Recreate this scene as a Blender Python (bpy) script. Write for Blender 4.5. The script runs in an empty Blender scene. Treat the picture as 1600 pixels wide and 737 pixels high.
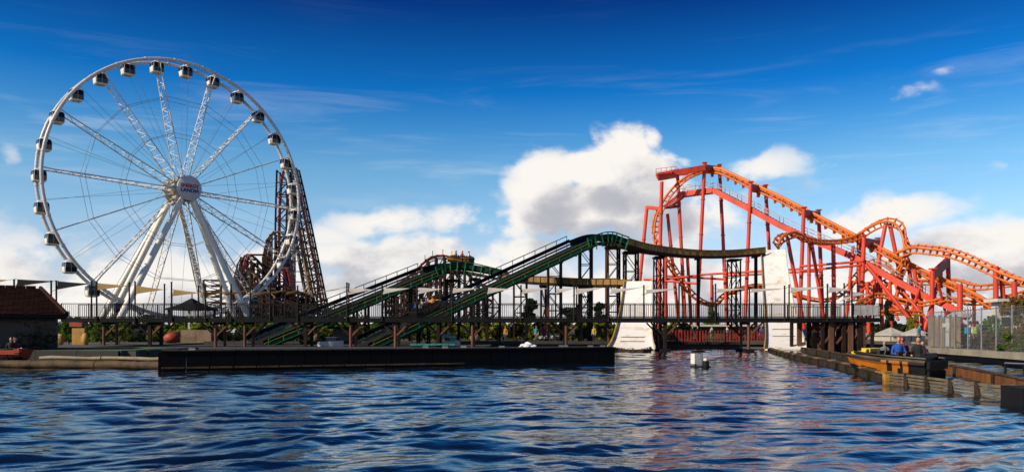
import bpy, bmesh, math, random
import numpy as np
from mathutils import Vector, Matrix, Quaternion
R = math.radians
random.seed(11); np.random.seed(11)
scn = bpy.context.scene
COL = scn.collection

# ------------------------------------------------------------------ camera
H, F, CX, HY = 1.65, 1244.0, 800.0, 518.0        # eye height (m), focal length in photo pixels, centre column, horizon row
cam_d = bpy.data.cameras.new('camera'); cam = bpy.data.objects.new('camera', cam_d); COL.objects.link(cam)
cam.location = (0, 0, H); cam.rotation_euler = (R(90), 0, 0)
cam_d.sensor_width = 36; cam_d.lens = F/1600*36; cam_d.shift_y = (HY-368.5)/1600
cam_d.clip_start = .1; cam_d.clip_end = 6000
scn.camera = cam
def P(px, py, Y): return Vector(((px-CX)/F*Y, Y, H+(HY-py)/F*Y))
def G(px, Y, Z=0.): return Vector(((px-CX)/F*Y, Y, Z))

# ------------------------------------------------------------------ sun and sky
SUN = Vector((-.86, -.50, 0)).normalized(); EL = R(33)
SUN = Vector((SUN.x*math.cos(EL), SUN.y*math.cos(EL), math.sin(EL)))
sd = bpy.data.lights.new('sun', 'SUN'); sd.energy = 5.0; sd.angle = R(.55); sd.color = (1, .87, .68)
so = bpy.data.objects.new('sun', sd); COL.objects.link(so); so.location = (-60, -40, 60)
so.rotation_euler = (-SUN).to_track_quat('-Z', 'Y').to_euler()
scn.view_settings.view_transform = 'Standard'; scn.view_settings.look = 'None'
scn.view_settings.exposure = 0.0; scn.view_settings.gamma = 1

world = bpy.data.worlds.new('World'); scn.world = world; world.use_nodes = True
wt = world.node_tree; wt.nodes.clear()
def nd(t, ty, **k):
    n = t.nodes.new(ty)
    for a, b in k.items(): setattr(n, a, b)
    return n
def math_n(t, op, a, b=None, c=None, clamp=False):
    n = nd(t, 'ShaderNodeMath', operation=op, use_clamp=clamp)
    for i, v in enumerate((a, b, c)):
        if v is None: continue
        if hasattr(v, 'links') or hasattr(v, 'is_linked'): t.links.new(v, n.inputs[i])
        else: n.inputs[i].default_value = v
    return n.outputs[0]
def smooth(t, v, a, b, lo=0., hi=1.):
    n = nd(t, 'ShaderNodeMapRange', interpolation_type='SMOOTHSTEP')
    t.links.new(v, n.inputs[0])
    for i, x in zip((1, 2, 3, 4), (a, b, lo, hi)): n.inputs[i].default_value = x
    return n.outputs[0]
# cumulus banks of this sky, by direction (azimuth, tangent of elevation): row/column of the photo's clouds, radii, weight
CL = [(965,232,62,48,1.0),(1000,222,36,40,.85),(925,262,85,52,1.05),(862,272,78,46,1.0),(822,300,52,40,.9),(905,322,150,58,1.05),(990,320,120,70,.95),
      (1062,252,40,22,.8),(1010,262,80,50,.9),(870,345,130,50,.95),(1080,345,110,60,.85),(1205,262,82,30,.78),(1180,300,120,34,.6),
      (600,352,110,30,.82),(520,368,80,26,.7),(720,352,90,34,.74),(660,395,210,36,.8),(840,395,190,40,.85),(1010,395,160,46,.75),
      (1400,336,92,36,.95),(1350,352,74,30,.85),(1545,378,110,36,.95),(1470,400,120,40,.85),(1600,415,150,40,.9),
      (1410,152,70,24.5,.52),(1450,140,36,24,.50),(1482,112,48,15,.48),(1552,263,56,22,.50),(1320,208,46,16,.44),(560,400,150,38,.82),(760,415,160,40,.82),(380,400,120,32,.66),
      (100,412,110,30,.75),(10,425,110,30,.75),(270,415,170,36,.72),(-4,240,20,34,.4),(470,420,150,36,.66)]
grp = bpy.data.node_groups.new('cloud_density', 'ShaderNodeTree')
grp.interface.new_socket('P', in_out='INPUT', socket_type='NodeSocketVector')
grp.interface.new_socket('D', in_out='OUTPUT', socket_type='NodeSocketFloat'); grp.interface.new_socket('A', in_out='OUTPUT', socket_type='NodeSocketFloat')
gi = nd(grp, 'NodeGroupInput'); go = nd(grp, 'NodeGroupOutput')
noi = nd(grp, 'ShaderNodeTexNoise'); noi.inputs['Scale'].default_value = 11; noi.inputs['Detail'].default_value = 7; noi.inputs['Roughness'].default_value = .62; noi.inputs['Distortion'].default_value = .15
mp = nd(grp, 'ShaderNodeVectorMath', operation='MULTIPLY'); mp.inputs[1].default_value = (1., 1.45, 1); grp.links.new(gi.outputs[0], mp.inputs[0]); grp.links.new(mp.outputs[0], noi.inputs['Vector'])
wob = nd(grp, 'ShaderNodeTexNoise'); wob.inputs['Scale'].default_value = 7; wob.inputs['Detail'].default_value = 4; grp.links.new(gi.outputs[0], wob.inputs['Vector'])
wv = nd(grp, 'ShaderNodeVectorMath', operation='MULTIPLY_ADD'); grp.links.new(wob.outputs['Color'], wv.inputs[0]); wv.inputs[1].default_value = (.09, .05, 0); 
wo = nd(grp, 'ShaderNodeVectorMath', operation='ADD'); wo.inputs[1].default_value = (-.045, -.025, 0)
grp.links.new(gi.outputs[0], wo.inputs[0]); grp.links.new(wo.outputs[0], wv.inputs[2])
acc = None
for (x, y, rx, ry, w) in CL:
    if ry > 25: rx *= 1.22; ry *= 1.22
    az = math.atan((x-CX)/F); ce = math.cos(az)
    s = nd(grp, 'ShaderNodeVectorMath', operation='SUBTRACT'); grp.links.new(wv.outputs[0], s.inputs[0]); s.inputs[1].default_value = (az, (HY-y)/F*ce, 0)
    m = nd(grp, 'ShaderNodeVectorMath', operation='MULTIPLY'); grp.links.new(s.outputs[0], m.inputs[0]); m.inputs[1].default_value = (F/rx, F/ry/ce, 0)
    l = nd(grp, 'ShaderNodeVectorMath', operation='LENGTH'); grp.links.new(m.outputs[0], l.inputs[0])
    d = smooth(grp, l.outputs['Value'], 0., 1.45, w, 0.)
    acc = d if acc is None else math_n(grp, 'MAXIMUM', acc, d)
# elsewhere: a low bank of cloud all the way round the horizon
sp = nd(grp, 'ShaderNodeSeparateXYZ'); grp.links.new(gi.outputs[0], sp.inputs[0])
band = smooth(grp, sp.outputs[1], .04, .175, .84, .0)
acc = math_n(grp, 'MAXIMUM', acc, band)
nn = math_n(grp, 'MULTIPLY_ADD', noi.outputs['Fac'], 1.5, -.75)
for vs_, va in ((13., .46), (30., .28)):
    vo = nd(grp, 'ShaderNodeTexVoronoi', feature='SMOOTH_F1'); vo.inputs['Scale'].default_value = vs_; vo.inputs['Smoothness'].default_value = .25
    grp.links.new(wv.outputs[0], vo.inputs['Vector']); nn = math_n(grp, 'ADD', nn, math_n(grp, 'MULTIPLY_ADD', vo.outputs['Distance'], -va, va*.44))
dd = math_n(grp, 'ADD', math_n(grp, 'SUBTRACT', acc, .33), nn)
dd = math_n(grp, 'MULTIPLY', dd, smooth(grp, acc, .02, .22))
grp.links.new(dd, go.inputs[0]); grp.links.new(acc, go.inputs[1])

tc = nd(wt, 'ShaderNodeTexCoord'); nz = nd(wt, 'ShaderNodeVectorMath', operation='NORMALIZE'); wt.links.new(tc.outputs['Generated'], nz.inputs[0])
sx = nd(wt, 'ShaderNodeSeparateXYZ'); wt.links.new(nz.outputs[0], sx.inputs[0])
az = math_n(wt, 'ARCTAN2', sx.outputs[0], sx.outputs[1])
hor = math_n(wt, 'SQRT', math_n(wt, 'ADD', math_n(wt, 'MULTIPLY', sx.outputs[0], sx.outputs[0]), math_n(wt, 'MULTIPLY', sx.outputs[1], sx.outputs[1])))
el = math_n(wt, 'DIVIDE', sx.outputs[2], math_n(wt, 'MAXIMUM', hor, .001))
pv = nd(wt, 'ShaderNodeCombineXYZ'); wt.links.new(az, pv.inputs[0]); wt.links.new(el, pv.inputs[1])
def dens(off):
    g = nd(wt, 'ShaderNodeGroup'); g.node_tree = grp
    a = nd(wt, 'ShaderNodeVectorMath', operation='ADD'); a.inputs[1].default_value = off
    wt.links.new(pv.outputs[0], a.inputs[0]); wt.links.new(a.outputs[0], g.inputs[0]); return g.outputs
(d0, ac0), (d1, _) = dens((0, 0, 0)), dens((-.022, .040, 0))
alpha = math_n(wt, 'MULTIPLY', smooth(wt, d0, -.02, .34), smooth(wt, ac0, .10, .85, .15, 1.))
lit = math_n(wt, 'MULTIPLY_ADD', math_n(wt, 'SUBTRACT', d0, d1), .9, .68, clamp=True)
thick = smooth(wt, d1, .05, .75, 1., .50)
lum = math_n(wt, 'MULTIPLY', math_n(wt, 'MULTIPLY_ADD', lit, .42, .66, clamp=True), thick)
sky = nd(wt, 'ShaderNodeTexSky', sky_type='NISHITA', sun_disc=False, sun_elevation=EL, sun_rotation=math.atan2(SUN.x, SUN.y), altitude=300, air_density=1.0, dust_density=.4, ozone_density=2.2)
SKY_K = .075
# clear-air colour of the polarised sky: the Nishita sky, deepened
deep = nd(wt, 'ShaderNodeMix', data_type='RGBA', blend_type='MULTIPLY'); deep.inputs[0].default_value = 1
wt.links.new(sky.outputs[0], deep.inputs[6])
gr = nd(wt, 'ShaderNodeValToRGB'); e = gr.color_ramp.elements
e[0].position = 0; e[0].color = (.78, .76, .90, 1); e[1].position = .60; e[1].color = (.002, .10, .33, 1)
for p, c in ((.075, (.86, .80, .92)), (.14, (.70, .85, .94)), (.20, (.48, .80, .92)), (.25, (.20, .62, .90)), (.30, (.02, .42, .84)), (.41, (.004, .125, .42))):
    k = gr.color_ramp.elements.new(p); k.color = (*c, 1)
wt.links.new(el, gr.inputs[0])
g2 = nd(wt, 'ShaderNodeVectorMath', operation='SCALE'); wt.links.new(gr.outputs[0], g2.inputs[0]); g2.inputs['Scale'].default_value = 2.; wt.links.new(g2.outputs[0], deep.inputs[7])
# thin high streaks
cn = nd(wt, 'ShaderNodeTexNoise'); cn.inputs['Scale'].default_value = 3.2; cn.inputs['Detail'].default_value = 7; cn.inputs['Roughness'].default_value = .6; cn.inputs['Distortion'].default_value = .6
cm = nd(wt, 'ShaderNodeMapping'); cm.inputs['Rotation'].default_value = (0, 0, R(-9)); cm.inputs['Scale'].default_value = (1.0, 9., 1); wt.links.new(pv.outputs[0], cm.inputs[0]); wt.links.new(cm.outputs[0], cn.inputs['Vector'])
cir = math_n(wt, 'MULTIPLY', smooth(wt, cn.outputs['Fac'], .5, .80, 0, .42), smooth(wt, el, .20, .36, 1., .04))
mx1 = nd(wt, 'ShaderNodeMix', data_type='RGBA'); wt.links.new(cir, mx1.inputs[0]); wt.links.new(deep.outputs[2], mx1.inputs[6]); mx1.inputs[7].default_value = (.74/SKY_K, .80/SKY_K, .88/SKY_K, 1)
cc = nd(wt, 'ShaderNodeValToRGB'); ce_ = cc.color_ramp.elements
ce_[0].position = .30; ce_[0].color = (.40/SKY_K/20, .42/SKY_K/20, .49/SKY_K/20, 1); ce_[1].position = 1.; ce_[1].color = (.97/SKY_K/20, .93/SKY_K/20, .88/SKY_K/20, 1)
k = cc.color_ramp.elements.new(.62); k.color = (.62/SKY_K/20, .61/SKY_K/20, .64/SKY_K/20, 1)
wt.links.new(lum, cc.inputs[0])
sc20 = nd(wt, 'ShaderNodeVectorMath', operation='SCALE'); wt.links.new(cc.outputs[0], sc20.inputs[0]); sc20.inputs['Scale'].default_value = 20
mx2 = nd(wt, 'ShaderNodeMix', data_type='RGBA'); wt.links.new(alpha, mx2.inputs[0]); wt.links.new(mx1.outputs[2], mx2.inputs[6]); wt.links.new(sc20.outputs[0], mx2.inputs[7])
bg = nd(wt, 'ShaderNodeBackground'); bg.inputs['Strength'].default_value = SKY_K; wt.links.new(mx2.outputs[2], bg.inputs['Color'])
wo_ = nd(wt, 'ShaderNodeOutputWorld'); wt.links.new(bg.outputs[0], wo_.inputs[0])
world.cycles.sampling_method = 'MANUAL'; world.cycles.sample_map_resolution = 512
scn.cycles.max_bounces = 6; scn.cycles.diffuse_bounces = 2; scn.cycles.glossy_bounces = 3; scn.cycles.transmission_bounces = 4
scn.cycles.transparent_max_bounces = 6; scn.cycles.use_adaptive_sampling = True; scn.cycles.caustics_reflective = False; scn.cycles.caustics_refractive = False

# ------------------------------------------------------------------ materials
MAT = {}
def mat(name, col, rough=.6, metal=0., var=.25, scale=1.2, bump=0., bscale=20., streak=0., col2=None, spec=.5, fac=None):
    if name in MAT: return MAT[name]
    m = bpy.data.materials.new(name); m.use_nodes = True; t = m.node_tree
    b = t.nodes['Principled BSDF']; b.inputs['Roughness'].default_value = rough; b.inputs['Metallic'].default_value = metal; b.inputs['Specular IOR Level'].default_value = spec
    ge = nd(t, 'ShaderNodeNewGeometry')
    n = nd(t, 'ShaderNodeTexNoise'); n.inputs['Scale'].default_value = scale; n.inputs['Detail'].default_value = 7; n.inputs['Roughness'].default_value = .62
    mpn = nd(t, 'ShaderNodeMapping'); mpn.inputs['Scale'].default_value = (1, 1, .25 if streak else 1); t.links.new(ge.outputs['Position'], mpn.inputs[0]); t.links.new(mpn.outputs[0], n.inputs['Vector'])
    r = nd(t, 'ShaderNodeValToRGB'); c2 = col2 or tuple(c*(1-var) for c in col)
    r.color_ramp.elements[0].position = .36 if fac is None else fac[0]; r.color_ramp.elements[1].position = .66 if fac is None else fac[1]
    r.color_ramp.elements[0].color = (*c2, 1); r.color_ramp.elements[1].color = (*col, 1)
    t.links.new(n.outputs['Fac'], r.inputs[0]); t.links.new(r.outputs[0], b.inputs['Base Color'])
    rr = math_n(t, 'MULTIPLY_ADD', n.outputs['Fac'], .25, rough-.12, clamp=True); t.links.new(rr, b.inputs['Roughness'])
    if bump:
        n2 = nd(t, 'ShaderNodeTexNoise'); n2.inputs['Scale'].default_value = bscale; n2.inputs['Detail'].default_value = 4; t.links.new(ge.outputs['Position'], n2.inputs['Vector'])
        bp = nd(t, 'ShaderNodeBump'); bp.inputs['Strength'].default_value = bump; bp.inputs['Distance'].default_value = .05
        t.links.new(n2.outputs['Fac'], bp.inputs['Height']); t.links.new(bp.outputs[0], b.inputs['Normal'])
    MAT[name] = m; return m
WHITE = mat('white_paint', (.82, .77, .66), .35, var=.12, scale=.6)
CREAM = mat('cream_paint', (.62, .57, .44), .5, var=.25, scale=1.5)
WSTEEL = mat('white_steel', (.66, .64, .60), .38, var=.2, scale=.8)
GREYST = mat('galvanised_steel', (.33, .33, .33), .45, .6, var=.3)
CABLE = mat('cable_steel', (.22, .22, .22), .5, .5)
SIGNW = mat('sign_face', (.58, .56, .55), .5, var=.08, scale=.5)
LRED = mat('letter_red', (.45, .02, .03), .5); LBLUE = mat('letter_blue', (.01, .03, .28), .5)
GLASS = mat('tinted_glass', (.012, .013, .02), .08, var=.3, spec=.45)
RED = mat('coaster_red', (.84, .074, .026), .5, var=.40, scale=.5, streak=1)
DRED = mat('coaster_dark_red', (.36, .028, .022), .5, var=.3)
TIEC = mat('tie_orange', (.52, .12, .018), .5, var=.35)
ORANGE = mat('coaster_orange', (.82, .178, .016), .45, var=.25, scale=.7)
ZRED = mat('track_crimson', (.40, .02, .03), .5, var=.3)
TIMBER = mat('dark_timber', (.066, .037, .028), .85, spec=.12, var=.5, scale=.8)
TIMBERL = mat('pale_timber', (.36, .27, .18), .85, var=.45, scale=.8)
BLACKST = mat('black_steel', (.012, .012, .013), .6, spec=.12, var=.4)
BROWNST = mat('brown_steel', (.036, .020, .014), .65, spec=.12, var=.5, scale=1.5)
RUST = mat('rust_steel', (.20, .075, .035), .75, var=.55, scale=1.1, streak=1)
GREEN = mat('green_paint', (.012, .20, .06), .5, var=.4, scale=1.)
DGREEN = mat('dark_green_paint', (.008, .055, .028), .6, spec=.12, var=.4)
YELLOW = mat('yellow_paint', (.62, .36, .02), .5, var=.35)
MUSTARD = mat('mustard_flume', (.40, .20, .025), .6, var=.55, scale=1.3, streak=1)
FLUMEB = mat('flume_brown', (.10, .055, .018), .7, var=.5, scale=1.)
BELT = mat('conveyor_rubber', (.020, .019, .019), .8, spec=.12, var=.3)
LGREY = mat('pale_grey_panel', (.46, .46, .44), .6, var=.35)
TARP = mat('black_tarpaulin', (.005, .005, .006), .6, spec=.10, var=.5, scale=1.5, bump=.25, bscale=6)
LOG = mat('weathered_log', (.13, .072, .025), .8, var=.8, scale=1.7, bump=.5, bscale=14)
PALEW = mat('pale_weathered_board', (.36, .28, .17), .8, var=.4, scale=2.)
PLANK = mat('orange_brown_plank', (.27, .10, .02), .6, var=.6, scale=2.0, streak=1)
WETWOOD = mat('wet_wood', (.055, .042, .026), .5, spec=.12, var=.6, scale=2.5, bump=.4, bscale=16)
SLATW = mat('slat_wood', (.20, .155, .09), .65, var=.5, scale=3.)
YPOST = mat('rusty_yellow_post', (.46, .25, .03), .7, var=.6, scale=5., col2=(.16, .06, .02))
CONC = mat('concrete', (.36, .31, .22), .85, var=.35, scale=.9, bump=.3, bscale=9)
DCONC = mat('dark_concrete', (.06, .056, .05), .85, var=.5, scale=1.)
PAVE = mat('paving', (.10, .088, .07), .9, var=.35, scale=.5)
GRASS = mat('lawn_green', (.07, .17, .02), .9, var=.4, scale=1.5)
TILE = mat('roof_tile', (.045, .014, .009), .8, spec=.12, var=.6, scale=2.2)
PLASTER = mat('beige_plaster', (.10, .078, .066), .9, var=.3, scale=.7)
SAILD = mat('sail_black', (.014, .014, .015), .8, spec=.12, var=.2); SAILT = mat('sail_tan', (.58, .40, .16), .8, var=.2); SAILW = mat('sail_white', (.80, .76, .70), .8, var=.12)
POLE = mat('pole_dark', (.028, .022, .02), .6, spec=.12)
FOAM = mat('foam_white', (.82, .83, .84), .7, var=.15, bump=.6, bscale=5)
SLIDE = mat('slide_white', (.90, .88, .84), .45, scale=.9, col2=(.70, .57, .40), fac=(.30, .48))
RUBBER = mat('black_rubber', (.015, .015, .015), .6, spec=.12)
HORANGE = mat('hull_orange', (.48, .15, .012), .32, var=.3, scale=2.); HYEL = mat('hull_yellow', (.80, .52, .01), .4, var=.1)
HBLACK = mat('hull_black', (.010, .009, .009), .4); HRED = mat('hull_red', (.42, .055, .018), .4)
SKIN = mat('skin', (.52, .27, .17), .6, var=.12, scale=8); 
TEAL = mat('teal_cover', (.02, .30, .24), .5, var=.25); WBLUE = mat('boat_white', (.62, .66, .68), .4)
ROCK = mat('rock', (.30, .21, .13), .9, var=.5, scale=.8, bump=.6, bscale=4)
BLK = mat('shingle_black', (.014, .015, .016), .7, spec=.12, var=.4)
WALLW = mat('white_render', (.66, .62, .55), .8, var=.15)
BARK = mat('bark', (.075, .05, .032), .9, var=.4, scale=5)
def leafmat(name, c1, c2):
    m = mat(name, c1, .7, var=.4, scale=.9, col2=c2, spec=.2); return thin(m, .45)
def thin(m, k):
    "sunlight passes through thin leaves and cloth"
    t = m.node_tree; b = t.nodes['Principled BSDF']; tr = nd(t, 'ShaderNodeBsdfTranslucent'); mx = nd(t, 'ShaderNodeMixShader'); mx.inputs[0].default_value = k
    t.links.new(b.inputs['Base Color'].links[0].from_socket, tr.inputs['Color']); o = [n for n in t.nodes if n.type == 'OUTPUT_MATERIAL'][0]
    t.links.new(b.outputs[0], mx.inputs[1]); t.links.new(tr.outputs[0], mx.inputs[2]); t.links.new(mx.outputs[0], o.inputs['Surface']); return m
LEAF = [leafmat('leaf_green', (.15, .26, .03), (.06, .14, .016)), leafmat('leaf_yellow', (.36, .34, .035), (.17, .22, .025)),
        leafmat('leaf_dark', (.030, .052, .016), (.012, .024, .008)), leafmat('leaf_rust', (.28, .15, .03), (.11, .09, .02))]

for m_ in (SAILT, SAILW): thin(m_, .5)
# ------------------------------------------------------------------ helpers
ORG = {}
def origin(p): return ORG.get(p.name, Vector((0, 0, 0))) if p else Vector((0, 0, 0))
def tag(o, label=None, cat=None, group=None, kind=None):
    if label: o['label'] = label
    if cat: o['category'] = cat
    if group: o['group'] = group
    if kind: o['kind'] = kind
    return o
def thing(name, loc, label, cat, group=None, rz=0.):
    o = bpy.data.objects.new(name, None); COL.objects.link(o); o.empty_display_size = .5
    o.location = loc; o.rotation_euler = (0, 0, rz); ORG[o.name] = Vector(loc)
    return tag(o, label, cat, group)
def link(name, me, parent=None, loc=None):
    o = bpy.data.objects.new(name, me); COL.objects.link(o)
    if parent: o.parent = parent; ORG[o.name] = origin(parent)
    if loc is not None: o.location = loc
    return o
class MB:
    def __init__(s): s.v = []; s.f = []; s.m = []
    def add(s, vs, fs, mi=0):
        k = len(s.v); s.v += [tuple(v) for v in vs]; s.f += [tuple(i+k for i in f) for f in fs]; s.m += [mi]*len(fs); return s
    def box(s, c, sz, mi=0, rz=0., M=None):
        x, y, z = (a/2 for a in sz); vs = [Vector((i*x, j*y, k*z)) for k in (-1, 1) for j in (-1, 1) for i in (-1, 1)]
        if M is None: M = Matrix.Translation(c) @ Matrix.Rotation(rz, 4, 'Z')
        return s.add([M @ v for v in vs], [(0,2,3,1),(4,5,7,6),(0,1,5,4),(2,6,7,3),(0,4,6,2),(1,3,7,5)], mi)
    def beam(s, p, q, w, h=None, mi=0):
        return s.box(None, (1, 1, 1), mi, M=barM(p, q, w, h or w))
    def tube(s, pts, r, n=8, mi=0, close=False, cap=True):
        pts = [Vector(p) for p in pts]; N = len(pts); rs = r if isinstance(r, (list, tuple)) else [r]*N
        vs = []; prev = None
        for i, p in enumerate(pts):
            a = pts[(i-1) % N] if (close or i > 0) else p; b = pts[(i+1) % N] if (close or i < N-1) else p
            d = (b-a).normalized()
            if prev is None:
                u = d.cross(Vector((0, 0, 1)))
                if u.length < .05: u = d.cross(Vector((1, 0, 0)))
            else: u = prev-d*prev.dot(d)
            u.normalize(); prev = u; w = d.cross(u)
            for k in range(n):
                t = 2*math.pi*k/n; vs.append(p+(u*math.cos(t)+w*math.sin(t))*rs[i])
        fs = []
        for i in range(N if close else N-1):
            j = (i+1) % N
            for k in range(n): fs.append((i*n+k, i*n+(k+1) % n, j*n+(k+1) % n, j*n+k))
        if cap and not close: fs += [tuple(reversed(range(n))), tuple(range((N-1)*n, N*n))]
        return s.add(vs, fs, mi)
    def lathe(s, prof, n=16, M=None, mi=0):
        vs = []; M = M or Matrix()
        for (r, z) in prof:
            for k in range(n): t = 2*math.pi*k/n; vs.append(M @ Vector((r*math.cos(t), r*math.sin(t), z)))
        fs = [(i*n+k, i*n+(k+1) % n, (i+1)*n+(k+1) % n, (i+1)*n+k) for i in range(len(prof)-1) for k in range(n)]
        fs += [tuple(reversed(range(n))), tuple(range((len(prof)-1)*n, len(prof)*n))]
        return s.add(vs, fs, mi)
    def ico(s, c, r, mi=0, sub=1, jit=0., sc=(1, 1, 1)):
        bm = bmesh.new(); bmesh.ops.create_icosphere(bm, subdivisions=sub, radius=1)
        vs = [Vector(c)+Vector((v.co.x*sc[0], v.co.y*sc[1], v.co.z*sc[2]))*r*(1+random.uniform(-jit, jit)) for v in bm.verts]
        fs = [tuple(v.index for v in f.verts) for f in bm.faces]; bm.free(); return s.add(vs, fs, mi)
    def mesh(s, name, mats, org=Vector((0, 0, 0)), smooth=False):
        me = bpy.data.meshes.new(name)
        me.from_pydata([(v[0]-org.x, v[1]-org.y, v[2]-org.z) for v in s.v], [], s.f)
        for m in (mats if isinstance(mats, (list, tuple)) else [mats]): me.materials.append(m)
        if any(s.m): me.polygons.foreach_set('material_index', s.m)
        if smooth:
            me.polygons.foreach_set('use_smooth', [True]*len(s.f)); 
            try: me.set_sharp_from_angle(angle=R(42))
            except Exception: pass
        me.update(); return me
    def build(s, name, mats, parent=None, smooth=False):
        return link(name, s.mesh(name, mats, origin(parent), smooth), parent)
def barM(p, q, w, h):
    p = Vector(p); q = Vector(q); d = q-p; L = d.length; d = d/L
    u = Vector((0, 0, 1)) if abs(d.z) < .98 else Vector((0, 1, 0))
    x = d.cross(u).normalized(); z = x.cross(d)
    M = Matrix(((x.x*w, d.x*L, z.x*h, (p.x+q.x)/2), (x.y*w, d.y*L, z.y*h, (p.y+q.y)/2), (x.z*w, d.z*L, z.z*h, (p.z+q.z)/2), (0, 0, 0, 1)))
    return M
UNIT = {}
def unit(kind, m):
    k = (kind, m.name)
    if k not in UNIT:
        b = MB()
        if kind == 'bar': b.box((0, 0, 0), (1, 1, 1))
        else: b.tube([(0, -.5, 0), (0, .5, 0)], .5, 10)
        UNIT[k] = b.mesh(kind+'_'+m.name, m, smooth=(kind != 'bar'))
    return UNIT[k]
def bar(name, p, q, w, m, parent, h=None, kind='bar'):
    o = link(name, unit(kind, m), parent)
    o.matrix_local = Matrix.Translation(-origin(parent)) @ barM(p, q, w, h or w); return o
def rod(name, p, q, dia, m, parent): return bar(name, p, q, dia, m, parent, kind='rod')
ORD = ['first','second','third','fourth','fifth','sixth','seventh','eighth','ninth','tenth','eleventh','twelfth','thirteenth','fourteenth','fifteenth','sixteenth','seventeenth','eighteenth','nineteenth','twentieth',
       'twenty-first','twenty-second','twenty-third','twenty-fourth','twenty-fifth','twenty-sixth','twenty-seventh','twenty-eighth','twenty-ninth','thirtieth','thirty-first','thirty-second','thirty-third','thirty-fourth','thirty-fifth','thirty-sixth','thirty-seventh','thirty-eighth','thirty-ninth','fortieth']
def spline(pts, n=8, tail=None):
    "Catmull-Rom through rows of numbers"
    A = np.array(pts, float); A = np.vstack([2*A[0]-A[1], A, 2*A[-1]-A[-2]]); out = []
    for i in range(1, len(A)-2):
        for k in range(n):
            t = k/n; a, b, c, d = A[i-1:i+3]
            out.append(.5*(2*b+(c-a)*t+(2*a-5*b+4*c-d)*t*t+(3*b-a-3*c+d)*t**3))
    out.append(A[-2]); return np.array(out)
def resample(A, step):
    A = np.array(A, float); d = np.r_[0, np.cumsum(np.linalg.norm(np.diff(A[:, :3], axis=0), axis=1))]
    n = max(2, int(round(d[-1]/step))+1); t = np.linspace(0, d[-1], n)
    return np.stack([np.interp(t, d, A[:, k]) for k in range(A.shape[1])], 1)
# ------------------------------------------------------------------ setting: water, land
def waves(X, Y, sp):
    rs = np.random.RandomState(5); Z = np.zeros_like(X)
    wx = X+.35*np.sin(.55*Y+.3*X)+.22*np.sin(1.3*X-.8*Y+1.); wy = Y+.35*np.sin(.6*X-.25*Y+2.)+.2*np.sin(1.1*Y+.9*X)
    for i in range(64):
        lam = .23*(14.**(rs.rand()**1.2)); th = R(rs.normal(-78, 30)); k = 2*math.pi/lam
        amp = .0045*lam**.86*rs.uniform(.4, 1.4)*(1 if lam < 2.6 else 2.6/lam)
        att = np.clip((lam/np.maximum(sp, 1e-4)-2.2)/3., 0, 1)
        ph = k*(wx*math.cos(th)+wy*math.sin(th))+rs.uniform(0, 6.28)
        # patchy amplitude so that no wave train repeats evenly
        env = .62+.55*np.sin(wx*rs.uniform(.1, .5)+wy*rs.uniform(-.4, .4)+rs.uniform(0, 6))
        s = np.sin(ph); Z += amp*att*env*(s+.28*np.cos(2*ph))
    return Z
def water():
    O = Vector((0, -7.)); nr, nc = 620, 760
    r = 10.*((122./10.)**(np.linspace(0, 1, nr))); a = np.radians(np.linspace(-52, 52, nc))
    rr, aa = np.meshgrid(r, a, indexing='ij'); X = rr*np.sin(aa); Y = O.y+rr*np.cos(aa)
    sp = rr*math.radians(104/nc)*1.0; Z = waves(X, Y, np.maximum(sp, rr*math.log(12.2)/nr))
    Z *= np.clip((118-rr)/25, .0, 1)
    co = np.stack([X, Y, Z], -1).reshape(-1, 3)
    i = np.arange(nr-1)[:, None]*nc+np.arange(nc-1)[None, :]; i = i.ravel()
    f = np.stack([i, i+1, i+nc+1, i+nc], 1)[:, ::-1]
    me = bpy.data.meshes.new('water'); me.vertices.add(len(co)); me.vertices.foreach_set('co', co.ravel())
    me.loops.add(f.size); me.loops.foreach_set('vertex_index', f.ravel().astype(np.int32)); me.polygons.add(len(f))
    me.polygons.foreach_set('loop_start', np.arange(0, f.size, 4, dtype=np.int32)); me.polygons.foreach_set('use_smooth', np.ones(len(f), bool))
    me.update(calc_edges=True)
    m = bpy.data.materials.new('lake_water'); m.use_nodes = True; t = m.node_tree; b = t.nodes['Principled BSDF']
    b.inputs['Base Color'].default_value = (.003, .008, .015, 1); b.inputs['Roughness'].default_value = .04; b.inputs['IOR'].default_value = 1.33; b.inputs['Specular IOR Level'].default_value = 1.
    ge = nd(t, 'ShaderNodeNewGeometry'); n = nd(t, 'ShaderNodeTexNoise'); n.inputs['Scale'].default_value = 2.8; n.inputs['Detail'].default_value = 5; n.inputs['Distortion'].default_value = .5
    mp_ = nd(t, 'ShaderNodeMapping'); mp_.inputs['Scale'].default_value = (1, 1.5, 1); t.links.new(ge.outputs['Position'], mp_.inputs[0]); t.links.new(mp_.outputs[0], n.inputs['Vector'])
    bp = nd(t, 'ShaderNodeBump'); bp.inputs['Strength'].default_value = .19; bp.inputs['Distance'].default_value = .06; t.links.new(n.outputs['Fac'], bp.inputs['Height']); t.links.new(bp.outputs[0], b.inputs['Normal'])
    me.materials.append(m); return tag(link('water', me), 'rippled dark blue lake water in the foreground', kind='structure')
water()
def slab(name, poly, z, depth, m, label):
    b = MB(); n = len(poly); bm = bmesh.new()
    vs = [bm.verts.new((x, y, z)) for x, y in poly]; f = bm.faces.new(vs)
    if f.normal.z < 0: f.normal_flip()
    bm.normal_update()
    if f.normal.z < 0: bmesh.ops.reverse_faces(bm, faces=[f])
    bmesh.ops.triangulate(bm, faces=bm.faces[:])
    lo = [bm.verts.new((x, y, z-depth)) for x, y in poly]
    for i in range(n): bm.faces.new((vs[i], vs[(i+1) % n], lo[(i+1) % n], lo[i]))
    me = bpy.data.meshes.new(name); bm.to_mesh(me); bm.free(); me.materials.append(m)
    return tag(link(name, me), label, kind='structure')
GZ = .55
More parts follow.
